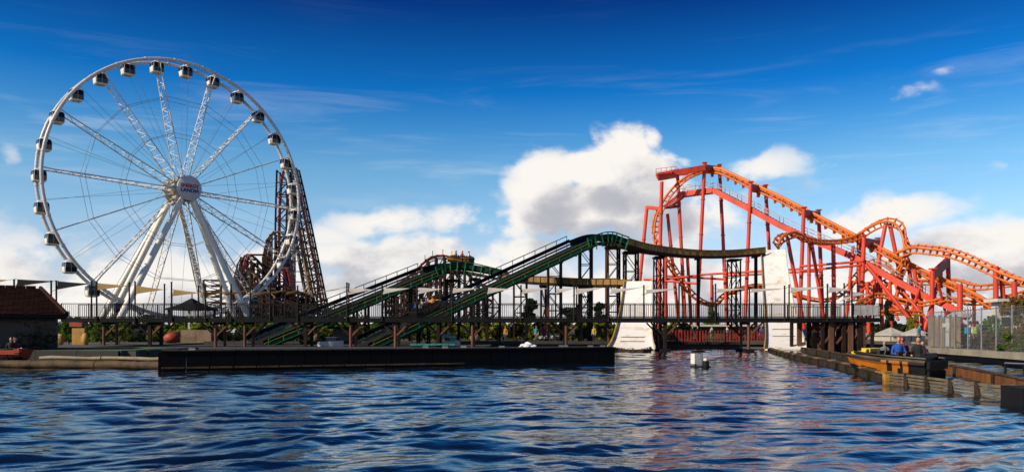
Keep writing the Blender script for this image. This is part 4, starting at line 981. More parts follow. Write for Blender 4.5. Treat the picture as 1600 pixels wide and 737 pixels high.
# ------------------------------------------------------------------ people
def capsule(b, p, q, r0, r1, n=10):
    p, q = Vector(p), Vector(q); d = (q-p).normalized()
    pts = [p-d*r0*.9, p-d*r0*.55, p, q, q+d*r1*.55, q+d*r1*.9]; b.tube(pts, [r0*.42, r0*.84, r0, r1, r1*.84, r1*.42], n)
def body(pose, voxel):
    "facing -y; hips at the origin for a seated figure, feet at z = 0 for a standing one"
    b = MB(); bones = []
    def B(p, q, r0, r1, c): capsule(b, p, q, r0, r1); bones.append((Vector(p), Vector(q), c, (r0+r1)/2))
    hz = 0. if pose == 'sit' else .90
    B((0, .01, hz+.02), (0, .0, hz+.22), .145, .14, 1); B((0, 0, hz+.22), (0, -.01, hz+.42), .14, .16, 1)
    for s in (-1, 1):
        B((s*.06, 0, hz+.30), (s*.15, 0, hz+.44), .10, .075, 1)
    B((0, 0, hz+.48), (0, -.01, hz+.60), .058, .052, 0)
    b.ico((0, -.015, hz+.71), 1, sub=3, sc=(.078, .098, .118)); bones.append((Vector((0, -.01, hz+.63)), Vector((0, -.01, hz+.80)), 0, .08))
    b.ico((0, -.05, hz+.645), 1, sub=2, sc=(.05, .05, .045)); b.ico((0, -.112, hz+.70), 1, sub=2, sc=(.014, .022, .026))
    for s in (-1, 1): b.ico((s*.079, 0, hz+.70), 1, sub=2, sc=(.012, .022, .032))
    for s in (-1, 1):
        sh = Vector((s*.185, 0, hz+.43))
        if pose == 'sit': el_, wr = Vector((s*.25, -.06, hz+.17)), Vector((s*.16, -.28, hz+.16))
        else: el_, wr = Vector((s*.24, .03, hz+.16)), Vector((s*.24, -.06, hz-.08))
        B(sh, el_, .056, .043, 1); B(el_, wr, .042, .030, 1 if pose == 'sit' else 0)
        d = (wr-el_).normalized(); pl = wr+d*.07; B(wr, pl, .030, .034, 0)
        side = Vector((1, 0, 0)) if pose == 'sit' else Vector((0, 1, 0)); dn = Vector((0, 0, -1)) if pose == 'sit' else Vector((-s, 0, 0))
        for k, ln in enumerate((.062, .075, .07, .055)):
            a = pl+side*(k-1.5)*.019+d*.02; m_ = a+d*ln*.6; B(a, m_, .0095, .009, 0); B(m_, m_+(d*.6+dn*.8).normalized()*ln*.5, .009, .008, 0)
        a = wr+d*.03-side*.03*(s if pose == 'sit' else 1); B(a, a+(d-side*.8*(s if pose == 'sit' else 1)).normalized()*.055, .011, .009, 0)
        hp = Vector((s*.09, 0, hz))
        if pose == 'sit': kn, an = Vector((s*.12, -.42, hz+.04)), Vector((s*.12, -.44, hz-.36))
        else: kn, an = Vector((s*.10, -.03-.06*s, .48)), Vector((s*.10, .03+.07*s, .07))
        B(hp, kn, .092, .062, 2); B(kn, an, .058, .040, 2); B(an+Vector((0, .03, -.03)), an+Vector((0, -.16, -.04)), .042, .034, 3)
    me = b.mesh('body', SKIN); o = bpy.data.objects.new('tmp_body', me); COL.objects.link(o)
    md = o.modifiers.new('r', 'REMESH'); md.mode = 'VOXEL'; md.voxel_size = voxel; md.use_smooth_shade = True
    sm = o.modifiers.new('s', 'SMOOTH'); sm.iterations = 2; sm.factor = .4
    bpy.context.view_layer.update()
    out = bpy.data.meshes.new_from_object(o.evaluated_get(bpy.context.evaluated_depsgraph_get())); bpy.data.objects.remove(o)
    out.name = 'body_'+pose; out.materials.clear()
    for _ in range(4): out.materials.append(SKIN)
    n = len(out.polygons); cen = np.empty(n*3); out.polygons.foreach_get('center', cen); cen = cen.reshape(-1, 3)
    best = np.full(n, 1e9); idx = np.zeros(n, np.int32)
    for p, q, c, r in bones:
        p = np.array(p); d = np.array(q)-p; tt = np.clip(((cen-p) @ d)/max(d @ d, 1e-9), 0, 1); ds = np.linalg.norm(cen-(p+tt[:, None]*d), axis=1)-r
        k = ds < best; best[k] = ds[k]; idx[k] = c
    out.polygons.foreach_set('material_index', idx); out.polygons.foreach_set('use_smooth', np.ones(n, bool)); out.update(); return out
BODY = {('sit', 0): body('sit', .013), ('stand', 0): body('stand', .013), ('sit', 1): body('sit', .03), ('stand', 1): body('stand', .03)}
def hair_mesh():
    b = MB(); b.ico((0, .008, .725), 1, sub=3, sc=(.088, .108, .118), jit=.03)
    keep = [f for f in b.f if all(b.v[i][2] > .70+(.07 if b.v[i][1] < -.045 else (-.045 if b.v[i][1] > .02 else 0)) for i in f)]; b.f = keep; b.m = [0]*len(keep); return b.mesh('hair', BARK, smooth=True)
HAIR = hair_mesh()
def hood_mesh():
    b = MB(); b.ico((0, .012, .715), 1, sub=3, sc=(.105, .125, .14)); keep = [f for f in b.f if not all(b.v[i][1] < -.07 and b.v[i][2] < .78 for i in f)]; b.f = keep; b.m = [0]*len(keep); return b.mesh('hood', BARK, smooth=True)
HOOD = hood_mesh()
HC = {'brown': mat('hair_brown', (.05, .028, .015), .6), 'blond': mat('hair_blond', (.30, .18, .07), .6), 'black': mat('hair_black', (.012, .01, .01), .5), 'grey': mat('hair_grey', (.25, .24, .23), .6), 'ginger': mat('hair_ginger', (.32, .12, .03), .6)}
CLOTH = {}
def cloth(c):
    if c not in CLOTH:
        v = {'black': (.012, .012, .013), 'blue': (.015, .09, .42), 'red': (.34, .02, .03), 'white': (.78, .78, .76), 'grey': (.16, .17, .18), 'navy': (.015, .02, .05), 'lime': (.35, .55, .03), 'cyan': (.03, .30, .42), 'pink': (.55, .2, .22), 'yellow': (.6, .42, .04), 'maroon': (.22, .02, .04), 'denim': (.03, .05, .10), 'cream': (.6, .55, .45), 'orange': (.6, .2, .03)}[c]
        CLOTH[c] = mat('cloth_'+c, v, .85, var=.25, scale=6.)
    return CLOTH[c]
def person(loc, rz, pose, shirt, trousers, hair, label, scale=1., lod=0, group=None, hood=False, pack=None):
    t = thing('person', loc, label, 'person', group, rz); t.scale = (scale,)*3
    o = link('body', BODY[pose, lod], t); ms = [SKIN, cloth(shirt), cloth(trousers), RUBBER]
    for i, s in enumerate(o.material_slots): s.link = 'OBJECT'; s.material = ms[i]
    h = link('hood' if hood else 'hair', HOOD if hood else HAIR, t); h.material_slots[0].link = 'OBJECT'; h.material_slots[0].material = cloth(shirt) if hood else HC[hair]
    if pose == 'stand': h.location = (0, 0, .90)
    if pack:
        z = .0 if pose == 'sit' else .9
        p = MB().box((0, .18, z+.27), (.28, .14, .40)).box((0, .26, z+.2), (.22, .05, .2)).mesh('rucksack', cloth(pack)); k = link('rucksack', p, t)
    return t

# ------------------------------------------------------------------ ride boats
def boat_meshes(L=2.95, W=1.5):
    # local: bow towards +x, z = 0 the waterline
    nx, nzv = 30, 10; b = MB(); vs = []
    def sec(f):
        hw = W/2*(1-.38*max(0, (f-.72)/.28)**2); zt = .62+.05*max(0, (f-.6)/.4); zb = -.25+.42*max(0, (f-.55)/.45)**1.6; return hw, zt, zb
    for side in (1, -1):
        for i in range(nx+1):
            f = i/nx; hw, zt, zb = sec(f); x = -L/2+L*f
            for j in range(nzv+1):
                g = j/nzv; z = zb+(zt-zb)*g; w = hw*(.80+.20*min(1, g*1.25)**.7)+(.05 if .78 < g < .93 else 0)
                vs.append(Vector((x+.18*g*max(0, f-.7)/.3, side*w, z)))
    fs, mi = [], []; N = (nx+1)*(nzv+1)
    def paint(f, g):
        if g > .92: return 3
        if f < .16: return 1
        wave = .40+.30*math.sin((f-.55)*5.) if f > .45 else .18
        if f > .52: return 1 if (g < .55-.9*abs(f-.70) and g > .02) else (1 if .80 < g < .86 else 0)
        for c, w_ in ((.50, .035), (.36, .055), (.23, .045)):
            if abs(f-c) < w_*(.35+.9*g)-.004: return 0 if g > .28 else 1
        return 1
    for s in range(2):
        for i in range(nx):
            for j in range(nzv):
                a = s*N+i*(nzv+1)+j; q = (a, a+nzv+1, a+nzv+2, a+1); fs.append(q if s else tuple(reversed(q))); mi.append(paint((i+.5)/nx, (j+.5)/nzv))
    for i, flip, c in ((0, 0, 1), (nx, 1, 0)):
        for j in range(nzv):
            a = i*(nzv+1)+j; q = (a, a+1, N+a+1, N+a); fs.append(q if flip else tuple(reversed(q))); mi.append(c if j < nzv-1 else 3)
    for i in range(nx):
        a = i*(nzv+1); fs.append((a, a+nzv+1, N+a+nzv+1, N+a)); mi.append(1)
    b.v = [tuple(v) for v in vs]; b.f = fs; b.m = mi
    hull = b.mesh('hull', [HORANGE, HBLACK, HRED, LOG], smooth=False)
    deck = MB().box((-.1, 0, .30), (L*.80, W*.86, .06)).mesh('floor', HBLACK)
    bow = MB().box((L/2-.42, 0, .68), (.55, 1.1, .16)).box((L/2-.62, 0, .82), (.34, 1.0, .14)).box((L/2-.12, 0, .68), (.25, .8, .08)).mesh('bow_box', HYEL)
    seat = MB().box((0, 0, .44), (.42, 1.3, .10)).box((-.22, 0, .64), (.10, 1.3, .42)).mesh('seat', HBLACK)
    bar_ = MB().tube([(.30, -.62, .56), (.26, -.58, .84), (.26, .58, .84), (.30, .62, .56)], .035, 8).mesh('lap_bar', HBLACK)
    rim = MB()
    for s in (1, -1):
        rim.tube([(-L/2, s*W*.47, .67), (-L*.1, s*W*.49, .67), (L*.22, s*W*.49, .69), (L*.42, s*W*.40, .73)], .055, 8)
    rim = rim.mesh('coaming', HBLACK, smooth=True)
    bump = MB().box((-L/2-.06, 0, .46), (.14, W*.9, .28)).box((-L/2-.05, 0, .1), (.10, W*.82, .3)).mesh('stern_bumper', RUBBER)
    return hull, deck, bow, seat, bar_, rim, bump
BM_ = boat_meshes()
def boat(M, label, rows=(-.95, -.2, .50), name='ride_boat'):
    t = thing(name, M.translation, label, 'boat', 'tiger-striped boats of the water ride'); t.matrix_world = M; t.location = M.translation
    for nm, me in zip(('hull', 'floor', 'bow_box'), BM_[:3]): link(nm, me, t)
    for x in rows:
        o = link('seat', BM_[3], t); o.location = (x, 0, 0); k = link('lap_bar', BM_[4], o)
    link('coaming', BM_[5], t); link('stern_bumper', BM_[6], t); return t
def seatpos(M, x, y, z=.56): return M @ Vector((x, y, z))
# the near boat on the right
hd = Vector((-.60, .80, 0)); rz = math.atan2(hd.y, hd.x)
MB1 = Matrix.Translation(Vector((14.15, 29.5, .10))) @ Matrix.Rotation(rz, 4, 'Z') @ Matrix.Rotation(R(-3.), 4, 'Y')
boat(MB1, 'orange and black striped boat full of riders in the right foreground channel')
RF = rz+math.pi/2   # a rider faces the bow
for (x, y, sh, tr, ha, lab, sc, hood) in (
    (-.95, .14, 'black', 'black', 'black', 'rider in a black shirt in the rear seat of the near boat', 1.0, 0),
    (-.2, .12, 'blue', 'denim', 'ginger', 'rider in a bright blue top in the middle of the near boat', .95, 0),
    (-.80, -.44, 'pink', 'denim', 'brown', 'brown-haired child beside the black-shirted rider in the near boat', .80, 0),
    (-.05, -.44, 'maroon', 'black', 'brown', 'rider in a dark red hood behind the blue rider in the near boat', .95, 1),
    (.55, -.30, 'grey', 'denim', 'blond', 'child in the front seat of the near boat, only the head showing', .68, 0)):
    person(seatpos(MB1, x, y, .60), -.5+random.uniform(-.35, .35), 'sit', sh, tr, ha, lab, sc, 0, 'riders in the near boat', hood)
# boat just going over the top of the farther lift
def path_matrix(p, q, z): 
    d, s, u = frame(p, q); x, y_, z_ = d, -s, u; c = p.lerp(q, .5)+u*z
    return Matrix(((x.x, y_.x, z_.x, c.x), (x.y, y_.y, z_.y, c.y), (x.z, y_.z, z_.z, c.z), (0, 0, 0, 1)))
MB2 = path_matrix(P(694, 419, 93), P(744, 421, 93.5), .72); MB2 = MB2 @ Matrix.Rotation(math.pi, 4, 'Z')
COLS = ['white', 'yellow', 'red', 'blue', 'grey', 'cream', 'navy', 'pink', 'orange', 'cyan']
boat(MB2, 'orange boat with riders at the top of the farther conveyor lift')
MB3 = path_matrix(at1(5.6, 0, 0), at1(9.6, 0, 0), .34)
boat(MB3, 'orange boat with riders climbing the nearer conveyor lift')
HN = list(HC)
rowsn = ['rear', 'middle', 'front']
for M, nm in ((MB2, 'boat atop the farther lift'), (MB3, 'boat climbing the nearer lift')):
    rzz = math.atan2(M[1][0], M[0][0])+math.pi/2
    for i, x in enumerate((-.95, -.2, .55)):
        for j, y in enumerate((.4, -.4)):
            c = COLS[(i*2+j+(3 if M is MB3 else 0)) % 10]
            person(seatpos(M, x, y, .58), rzz, 'sit', c, 'denim', HN[(i+j*2) % 5], 'rider in a %s top, %s row of the %s' % (c, rowsn[i], nm), .95, 1, 'riders on the lift boats')
# boat at the far left edge
MB4 = Matrix.Translation(G(6, 43.2, .05)) @ Matrix.Rotation(R(180), 4, 'Z')
MB4 = Matrix.Translation(Vector((MB4.translation.x-.35, 43.2, .02))) @ Matrix.Rotation(R(4), 4, 'Z')
b4 = thing('ride_boat', MB4.translation, 'low red boat with riders at the left edge beside the brown building', 'boat', 'tiger-striped boats of the water ride'); b4.matrix_world = MB4
o = link('hull', BM_[0], b4)
for i, s in enumerate(o.material_slots): s.link = 'OBJECT'; s.material = (HRED, HBLACK, HRED, HRED)[i]
link('floor', BM_[1], b4); link('coaming', BM_[5], b4); link('stern_bumper', BM_[6], b4)
for x in (-.95, -.2, .55): k = link('seat', BM_[3], b4); k.location = (x, 0, 0)
side4 = MB().box((0, -.83, .54), (3.1, .05, .24)).box((1.45, -.5, .62), (.3, .8, .2)).mesh('rub_rail', HRED); link('rub_rail', side4, b4)
for (x, y, sh, ha, lab, rot) in ((.05, -.3, 'cream', 'ginger', 'ginger-haired rider in a pale top in the left edge boat', .6), (.85, -.25, 'black', 'brown', 'rider in black turned sideways in the left edge boat', 1.2), (.75, .3, 'navy', 'black', 'dark-haired rider in navy in the left edge boat', .2), (-.6, .1, 'grey', 'brown', 'rider in grey in the left edge boat', .4)):
    person(seatpos(MB4, x, y, .54), R(4)+math.pi/2-rot, 'sit', sh, 'black', ha, lab, .97, 0, 'riders in the left edge boat')
# ------------------------------------------------------------------ brown building at the left edge
HR = R(29)
def house():
    Y0, Y1 = 47.6, 55.; xr = G(88, Y0).x; xl = xr-15; ze = 2.62
    t = thing('brown_house', (xr, Y0, .4), 'low beige building with a dark red tiled hip roof at the left edge', 'building', rz=HR)
    MB().box(((xl+xr)/2, (Y0+Y1)/2, (ze+.3)/2), (xr-xl, Y1-Y0, ze-.3)).build('wall', PLASTER, t)
    bar('plinth', (xl, Y0-.04, .5), (xr+.04, Y0-.04, .5), .16, DCONC, t, .5)
    er, ef = xr+.55, Y0-.75; zr = 4.36; ym = (Y0+Y1)/2; rxr = xr-.92
    E = [Vector((xl-1, ef, ze)), Vector((er, ef, ze)), Vector((er, Y1+.75, ze)), Vector((xl-1, Y1+.75, ze))]; RA, RB = Vector((xl-1, ym, zr)), Vector((rxr, ym, zr))
    rf = MB().add(E+[RA, RB], [(0, 1, 5, 4), (1, 2, 5), (2, 3, 4, 5), (3, 2, 1, 0), (0, 4, 3)]).build('roof', TILE, t)
    # tile courses: every row that the photo resolves is a stepped course of separate tiles
    n = 22
    for k in range(n):
        f0, f1 = k/n, (k+1)/n; a, b = E[0].lerp(RA, f0), E[1].lerp(RB, f0); a1 = E[0].lerp(RA, f1); up = (a1-a); nm = Vector((0, -(zr-ze), ym-ef)).normalized()
        c = MB(); x = a.x; k0 = x
        while x < b.x-.05:
            w = .26; x2 = min(x+w-.015, b.x); z_ = .05+random.uniform(-.012, .012)
            p0 = Vector((x, a.y, a.z))+nm*(z_+.03); p1 = Vector((x2, a.y, a.z))+nm*(z_+.03)
            c.add([p0, p1, p1+up*1.05-nm*.05, p0+up*1.05-nm*.05, p0-nm*.05, p1-nm*.05], [(0, 1, 2, 3), (4, 5, 1, 0)]); x += w
        tag(c.build('tile_course', TILE, rf), kind='stuff')
        a, b = E[1].lerp(RB, f0), E[2].lerp(RB, f0); up = E[1].lerp(RB, f1)-E[1].lerp(RB, f0); nm2 = Vector((zr-ze, 0, er-rxr)).normalized(); c = MB(); y = a.y
        while y < b.y-.05:
            y2 = min(y+.245, b.y); z_ = .05+random.uniform(-.012, .012); p0 = Vector((a.x, y, a.z))+nm2*(z_+.03); p1 = Vector((a.x, y2, a.z))+nm2*(z_+.03); u2 = Vector((up.x, 0, up.z))
            c.add([p0, p1, p1+u2*1.05-nm2*.05, p0+u2*1.05-nm2*.05, p0-nm2*.05, p1-nm2*.05], [(0, 1, 2, 3), (4, 5, 1, 0)]); y += .26
        tag(c.build('tile_course', TILE, rf), kind='stuff')
    for k in range(28): 
        x = RA.x+k*.55
        if x+.5 < RB.x: rod('ridge_tile', (x, ym, zr+.06), (x+.53, ym, zr+.06), .26, TILE, rf)
    for k in range(12): p, q = E[1].lerp(RB, k/12), E[1].lerp(RB, (k+.96)/12); rod('ridge_tile', p+Vector((0, 0, .08)), q+Vector((0, 0, .08)), .24, TILE, rf)
    bar('gutter', (xl-1, ef-.05, ze-.06), (er, ef-.05, ze-.06), .14, BLK, t); bar('fascia', (xl-1, ef+.06, ze-.14), (er-.05, ef+.06, ze-.14), .05, BLK, t, .2)
    for k in range(9): bar('rafter_end', (er-.6-k*1.5, ef+.1, ze-.1), (er-.6-k*1.5, Y0, ze+.1), .09, BROWNST, t)
    # tree-branch shadow on the wall, modelled as dark stems and leaves
    v = thing('branch_shadow', (xr, Y0, .5), 'tree-branch shadow modelled as dark stems at the corner of the beige building', 'modelled shadow', rz=HR)
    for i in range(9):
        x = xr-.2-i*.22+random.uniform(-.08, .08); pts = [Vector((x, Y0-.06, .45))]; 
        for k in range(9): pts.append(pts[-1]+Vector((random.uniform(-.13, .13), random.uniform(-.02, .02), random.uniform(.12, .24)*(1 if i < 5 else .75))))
        MB().tube(pts, [.035-.0025*k for k in range(10)], 6).build('shadow_stem', BARK, v, True)
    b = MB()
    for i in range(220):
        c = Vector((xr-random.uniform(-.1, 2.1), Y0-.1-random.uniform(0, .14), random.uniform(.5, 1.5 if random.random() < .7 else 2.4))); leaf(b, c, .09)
    tag(b.build('leaves', LEAF[2], v), kind='stuff')  # leafy part of the modelled branch shadow
def leaf(b, c, s):
    d = Vector((random.gauss(0, 1), random.gauss(0, 1), random.gauss(0, 1))).normalized(); e = d.cross(Vector((random.gauss(0, 1), random.gauss(0, 1), random.gauss(0, 1)))).normalized()
    b.add([c-d*s, c+e*s*.6, c+d*s, c-e*s*.6], [(0, 1, 2, 3)])
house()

# ------------------------------------------------------------------ trees and shrubs
def tree_meshes(seed, shape, nleaf, ls):
    random.seed(seed); tr = MB(); cr = MB()
    # unit tree: height 1, crown half-width about .5
    tips = []
    tr.tube([(0, 0, 0), (.01, 0, .2), (.0, .01, .45), (.02, 0, .8)], [.028, .022, .017, .006], 7)
    for i in range(9):
        z = random.uniform(.18, .7); a = random.uniform(0, 6.28); l = random.uniform(.2, .42)*(1-z*.5); q = Vector((math.cos(a)*l, math.sin(a)*l, z+random.uniform(.08, .25)))
        tr.tube([(0, 0, z), tuple(q*.55+Vector((0, 0, z*.45))), tuple(q)], [.012, .008, .003], 5); tips.append(q)
    lobes = []
    for i in range(26):
        a = random.uniform(0, 6.28)
        if shape == 'round': z = random.uniform(.2, .92); rmax = .46*math.sqrt(max(.05, 1-((z-.52)/.5)**2))
        elif shape == 'cone': z = random.uniform(.08, .96); rmax = .36*(1.02-z)**.8+.02
        else: z = random.uniform(.05, .8); rmax = .62*math.sqrt(max(.05, 1-(z/.95)**2))
        r = rmax*math.sqrt(random.random()); lobes.append((Vector((r*math.cos(a), r*math.sin(a), z)), random.uniform(.09, .17)*(1 if shape != 'cone' else .75)))
    for c, r in lobes:
        for k in range(nleaf//26):
            d = Vector((random.gauss(0, 1), random.gauss(0, 1), random.gauss(0, 1))).normalized()*r*random.random()**.4
            d.z *= .8; leaf(cr, c+d, ls*random.uniform(.6, 1.3))
    return tr, cr
PROTO = {}
for sh, nl, ls in (('round', 3200, .036), ('cone', 3400, .036), ('bush', 2200, .036)):
    for v in range(3):
        tr, cr = tree_meshes(v*7+len(sh), sh, nl, ls)
        for li in range(4): PROTO[sh, v, li] = (tr.mesh('trunk', BARK, smooth=True), cr.mesh('crown', LEAF[li]))
random.seed(77)
TREES = [  # column, row of top, width in columns, distance, shape, leaf, label
 (830,468,70,118,'cone',2,'dark conical tree behind the footbridge, left of three dark ones'),(894,479,52,120,'round',2,'dark round tree behind the footbridge, middle of three dark ones'),(938,474,62,119,'cone',2,'dark conical tree behind the footbridge, right of three dark ones'),
 (1112,474,26,126,'round',0,'small green tree behind the footbridge among the red columns'),(1388,470,36,96,'cone',2,'dark tree beside the look-out platform under the red coaster'),(1424,488,22,92,'round',1,'small yellowish tree beneath the red diagonal brace'),
 (1590,462,66,46,'round',3,'rust-tinged tree at the right edge behind the wire fence'),(1548,492,30,52,'round',0,'green tree behind the wire fence beside the white kiosk'),(1506,500,22,54,'bush',2,'dark bush behind the wire fence near the walkers'),
 (108,500,32,70,'round',0,'bright green shrub below the footbridge beside the brown building'),(158,503,34,72,'round',0,'green shrub below the left end of the footbridge'),(186,508,30,74,'bush',1,'yellow-green shrub left of the first rusty bridge post'),
 (240,506,26,76,'round',1,'yellow-green shrub just right of the leftmost bridge posts'),(280,506,40,82,'bush',1,'bright yellow-green shrub beside the red boulder'),(312,504,42,84,'round',1,'yellow-green tree below the dark gazebo'),
 (404,505,30,98,'round',0,'green tree seen below the bridge left of the farther lift'),(432,504,32,99,'round',1,'yellow-green tree seen below the bridge under the farther lift'),(462,503,30,100,'round',1,'pale yellow-green tree below the bridge where the farther lift crosses'),
 (506,506,34,98,'round',1,'pale green tree behind the small white boat'),(536,503,40,99,'round',0,'green tree right of the small white boat'),(580,505,36,99,'round',0,'green tree between the two lifts under the bridge'),(604,504,34,101,'bush',1,'yellow-green bush left of the nearer lift foot'),
 (680,507,38,98,'round',0,'green tree below the bridge behind the turquoise cover'),(706,504,40,100,'round',1,'yellow-green tree below the bridge right of the nearer lift'),(742,505,36,98,'round',0,'green tree behind the middle bridge posts'),
 (782,506,34,97,'round',1,'yellow-green tree left of the foaming splash'),(806,503,36,99,'round',3,'rusty autumn tree behind the foaming splash'),(846,504,34,100,'round',0,'green tree behind the white parasol at centre'),(878,502,36,98,'round',1,'bright yellow-green tree right of the centre parasol'),
 (912,505,34,99,'round',0,'green tree behind the rusty tower legs'),(944,504,32,97,'round',1,'yellow-green tree left of the shorter slide'),(966,506,28,96,'bush',0,'green bush touching the left side of the shorter slide'),
 (1048,506,28,84,'bush',0,'green bush right of the shorter slide'),(1068,503,26,86,'round',0,'bright green small tree between the bridge post and the red fence'),
 (104,484,24,170,'round',0,'distant green tree behind the railing at the left end of the bridge'),(180,482,34,180,'round',2,'dark distant tree at the feet of the ferris wheel'),(226,484,30,176,'round',2,'dark distant tree right of the wheel feet'),(520,488,30,180,'round',2,'dark distant tree at the foot of the timber coaster'),
 (1560,500,40,50,'bush',0,'leafy green bush behind the middle of the wire fence'),(1540,512,26,49,'bush',3,'rust-brown bush beside the dark-clothed walker'),(1478,490,30,58,'bush',2,'dark bush topping the panelled enclosure'),(1606,505,46,44,'bush',3,'brownish bush at the right edge behind the fence'),(1585,516,40,40,'bush',0,'low green bush at the right edge by the quay')]
for (px, py, wd, Y, sh, li, lab) in TREES:
    p = G(px, Y, GZ); hgt = H+(HY-py)/F*Y-GZ; w = wd/F*Y; v = random.randrange(3); tr, cr = PROTO[sh, v, li]
    t = thing('tree' if sh != 'bush' else 'shrub', p, lab, 'tree' if sh != 'bush' else 'shrub', 'trees and shrubs along the shore', random.uniform(0, 6.28)); t.scale = (w, w, hgt)
    link('trunk', tr, t); link('crown', cr, t)
def hedge(name, x0, x1, Y, zt, m, label, n, ls=.16, dp=1.5):
    b = MB()
    for i in range(n):
        x = random.uniform(x0, x1); top = zt*(.62+.38*math.sin(x*.7+1.3*math.sin(x*.23))**2); z = GZ+(top-GZ)*random.random()**.7; leaf(b, Vector((x, Y+random.uniform(-dp, dp), z)), ls*random.uniform(.6, 1.4))
    return tag(b.build(name, m), label, kind='stuff')
hedge('undergrowth', -75, -2, 108, 3.6, LEAF[0], 'green planting seen below the left half of the footbridge', 22000, .26)
hedge('undergrowth', -4, 22, 106, 3.2, LEAF[1], 'yellow-green planting seen below the middle of the footbridge', 9000, .24)
hedge('undergrowth', -60, -20, 86, 2.2, LEAF[2], 'dark low planting beyond the left lawn', 7000, .2)
hedge('undergrowth', 31.5, 40, 58, 1.9, LEAF[2], 'dark planting inside the wire fence', 2600, .12, 3.)
hedge('woodland', -600, 700, 620, 7.5, LEAF[2], 'far-off wood along the horizon', 16000, 1.8, 20)

# ------------------------------------------------------------------ parasols, gazebo, kiosks, fences
def parasol(px, py, wd, Y, label, m=SAILW):
    p = G(px, Y, GZ); top = H+(HY-py)/F*Y; r = wd/2/F*Y; t = thing('parasol', p, label, 'parasol', 'white parasols on the shore')
    rod('pole', p, Vector((p.x, p.y, top+.1)), .09, GREYST, t); n = 8; eave = top-r*.42
    c = Vector((p.x, p.y, top)); ring = [Vector((p.x+r*math.cos(k*math.pi/4+.39), p.y+r*math.sin(k*math.pi/4+.39), eave)) for k in range(n)]
    for k in range(n):
        a, b = ring[k], ring[(k+1) % n]; mab = a.lerp(b, .5)+Vector((0, 0, -.02)); mid = c.lerp(a.lerp(b, .5), .5)-Vector((0, 0, .06)); dn = Vector((0, 0, -.24))
        MB().add([c, a, mab, b, a+dn, mab+dn*.85, b+dn, c.lerp(a, .5), c.lerp(b, .5), mid], [(0, 7, 9), (0, 9, 8), (7, 1, 2, 9), (9, 2, 3, 8), (1, 4, 5, 2), (2, 5, 6, 3)]).build('canopy_panel', m, t)
        rod('rib', c+Vector((0, 0, -.12)), a+Vector((0, 0, -.06)), .04, GREYST, t)
    MB().lathe([(.35, 0), (.35, .1), (.08, .16)], 12, Matrix.Translation(p)).build('base', CONC, t)
PAR = [(860,517,40,90,'cream parasol below the footbridge at photo centre'),(985,518,30,88,'white parasol partly hidden by the shorter slide'),(1424-32,511,46,80,'large white parasol behind the near boat riders'),(1430,512,40,76,'large white parasol left of the fenced shed'),(1338,514,40,84,'white parasol behind the platform posts'),(1258,513,52,86,'white parasol right of the taller slide foot'),
       (1300,515,34,88,'white parasol behind the left platform posts'),(334,510,34,94,'white parasol under the dark gazebo'),(366,512,30,96,'white parasol behind the rusty bridge posts at left'),(414,510,26,98,'white parasol left of the farther lift'),(700,520,22,92,'small white parasol below the nearer lift'),(1500,484,36,70,'white parasol top above the wire fence')]
for a in PAR: parasol(*a)
def gazebo():
    Y = 100.; A = P(300, 465, Y); r = 30/F*Y; t = thing('gazebo', (A.x, Y, GZ), 'dark pyramid-roofed gazebo behind the footbridge railing', 'gazebo'); ze = H+(HY-482)/F*Y
    n = 4; ring = [Vector((A.x+1.3*r*math.cos(k*math.pi/2+.5), Y+1.3*r*math.sin(k*math.pi/2+.5), ze)) for k in range(n)]
    for k in range(n):
        a, b = ring[k], ring[(k+1) % n]; m1 = [a.lerp(A, .5)-Vector((0, 0, .18)), b.lerp(A, .5)-Vector((0, 0, .18))]
        MB().add([a, b, m1[1], m1[0], A, a-Vector((0, 0, .2)), b-Vector((0, 0, .2))], [(0, 1, 2, 3), (3, 2, 4), (5, 6, 1, 0)]).build('roof_face', BLK, t)
        q = a.lerp(Vector((A.x, Y, ze)), .15); bar('post', (q.x, q.y, GZ), (q.x, q.y, ze), .25, CREAM if k % 2 else BROWNST, t)
        bar('rail', a.lerp(Vector((A.x, Y, ze)), .15)-Vector((0, 0, 3.2)), b.lerp(Vector((A.x, Y, ze)), .15)-Vector((0, 0, 3.2)), .12, BROWNST, t)
    rod('finial', A, A+Vector((0, 0, .5)), .14, BLK, t); rod('deck', (A.x, Y, GZ), (A.x, Y, ze-4.2), 6.5, ROCK, t)
gazebo()
def boulder(px, py, wd, Y, m, name, label, cat, squash=.7):
    p = G(px, Y, GZ); r = wd/2/F*Y; top = H+(HY-py)/F*Y; k = (top-GZ)/(2*r)
    t = MB().ico((p.x, Y, GZ+(top-GZ)*.45), r, sub=3, jit=.07, sc=(1, .8, max(.3, k*1.1))).build(name, m, None, True); return tag(t, label, cat)
REDB = mat('painted_red', (.45, .06, .02), .6, var=.4); YELB = mat('painted_ochre', (.50, .28, .06), .7, var=.4)
boulder(268, 519, 24, 78, REDB, 'boulder', 'rounded red-orange boulder below the bridge at left', 'boulder'); boulder(94, 521, 12, 66, YELB, 'boulder', 'small ochre boulder right of the building corner', 'boulder'); boulder(133, 520, 12, 66, YELB, 'boulder', 'small ochre boulder beside the ochre wall', 'boulder')
boulder(492, 520, 14, 84, ROCK, 'boulder', 'pale boulder left of the small white boat', 'boulder'); boulder(742, 520, 16, 86, ROCK, 'boulder', 'pale boulder by the middle bridge posts', 'boulder')
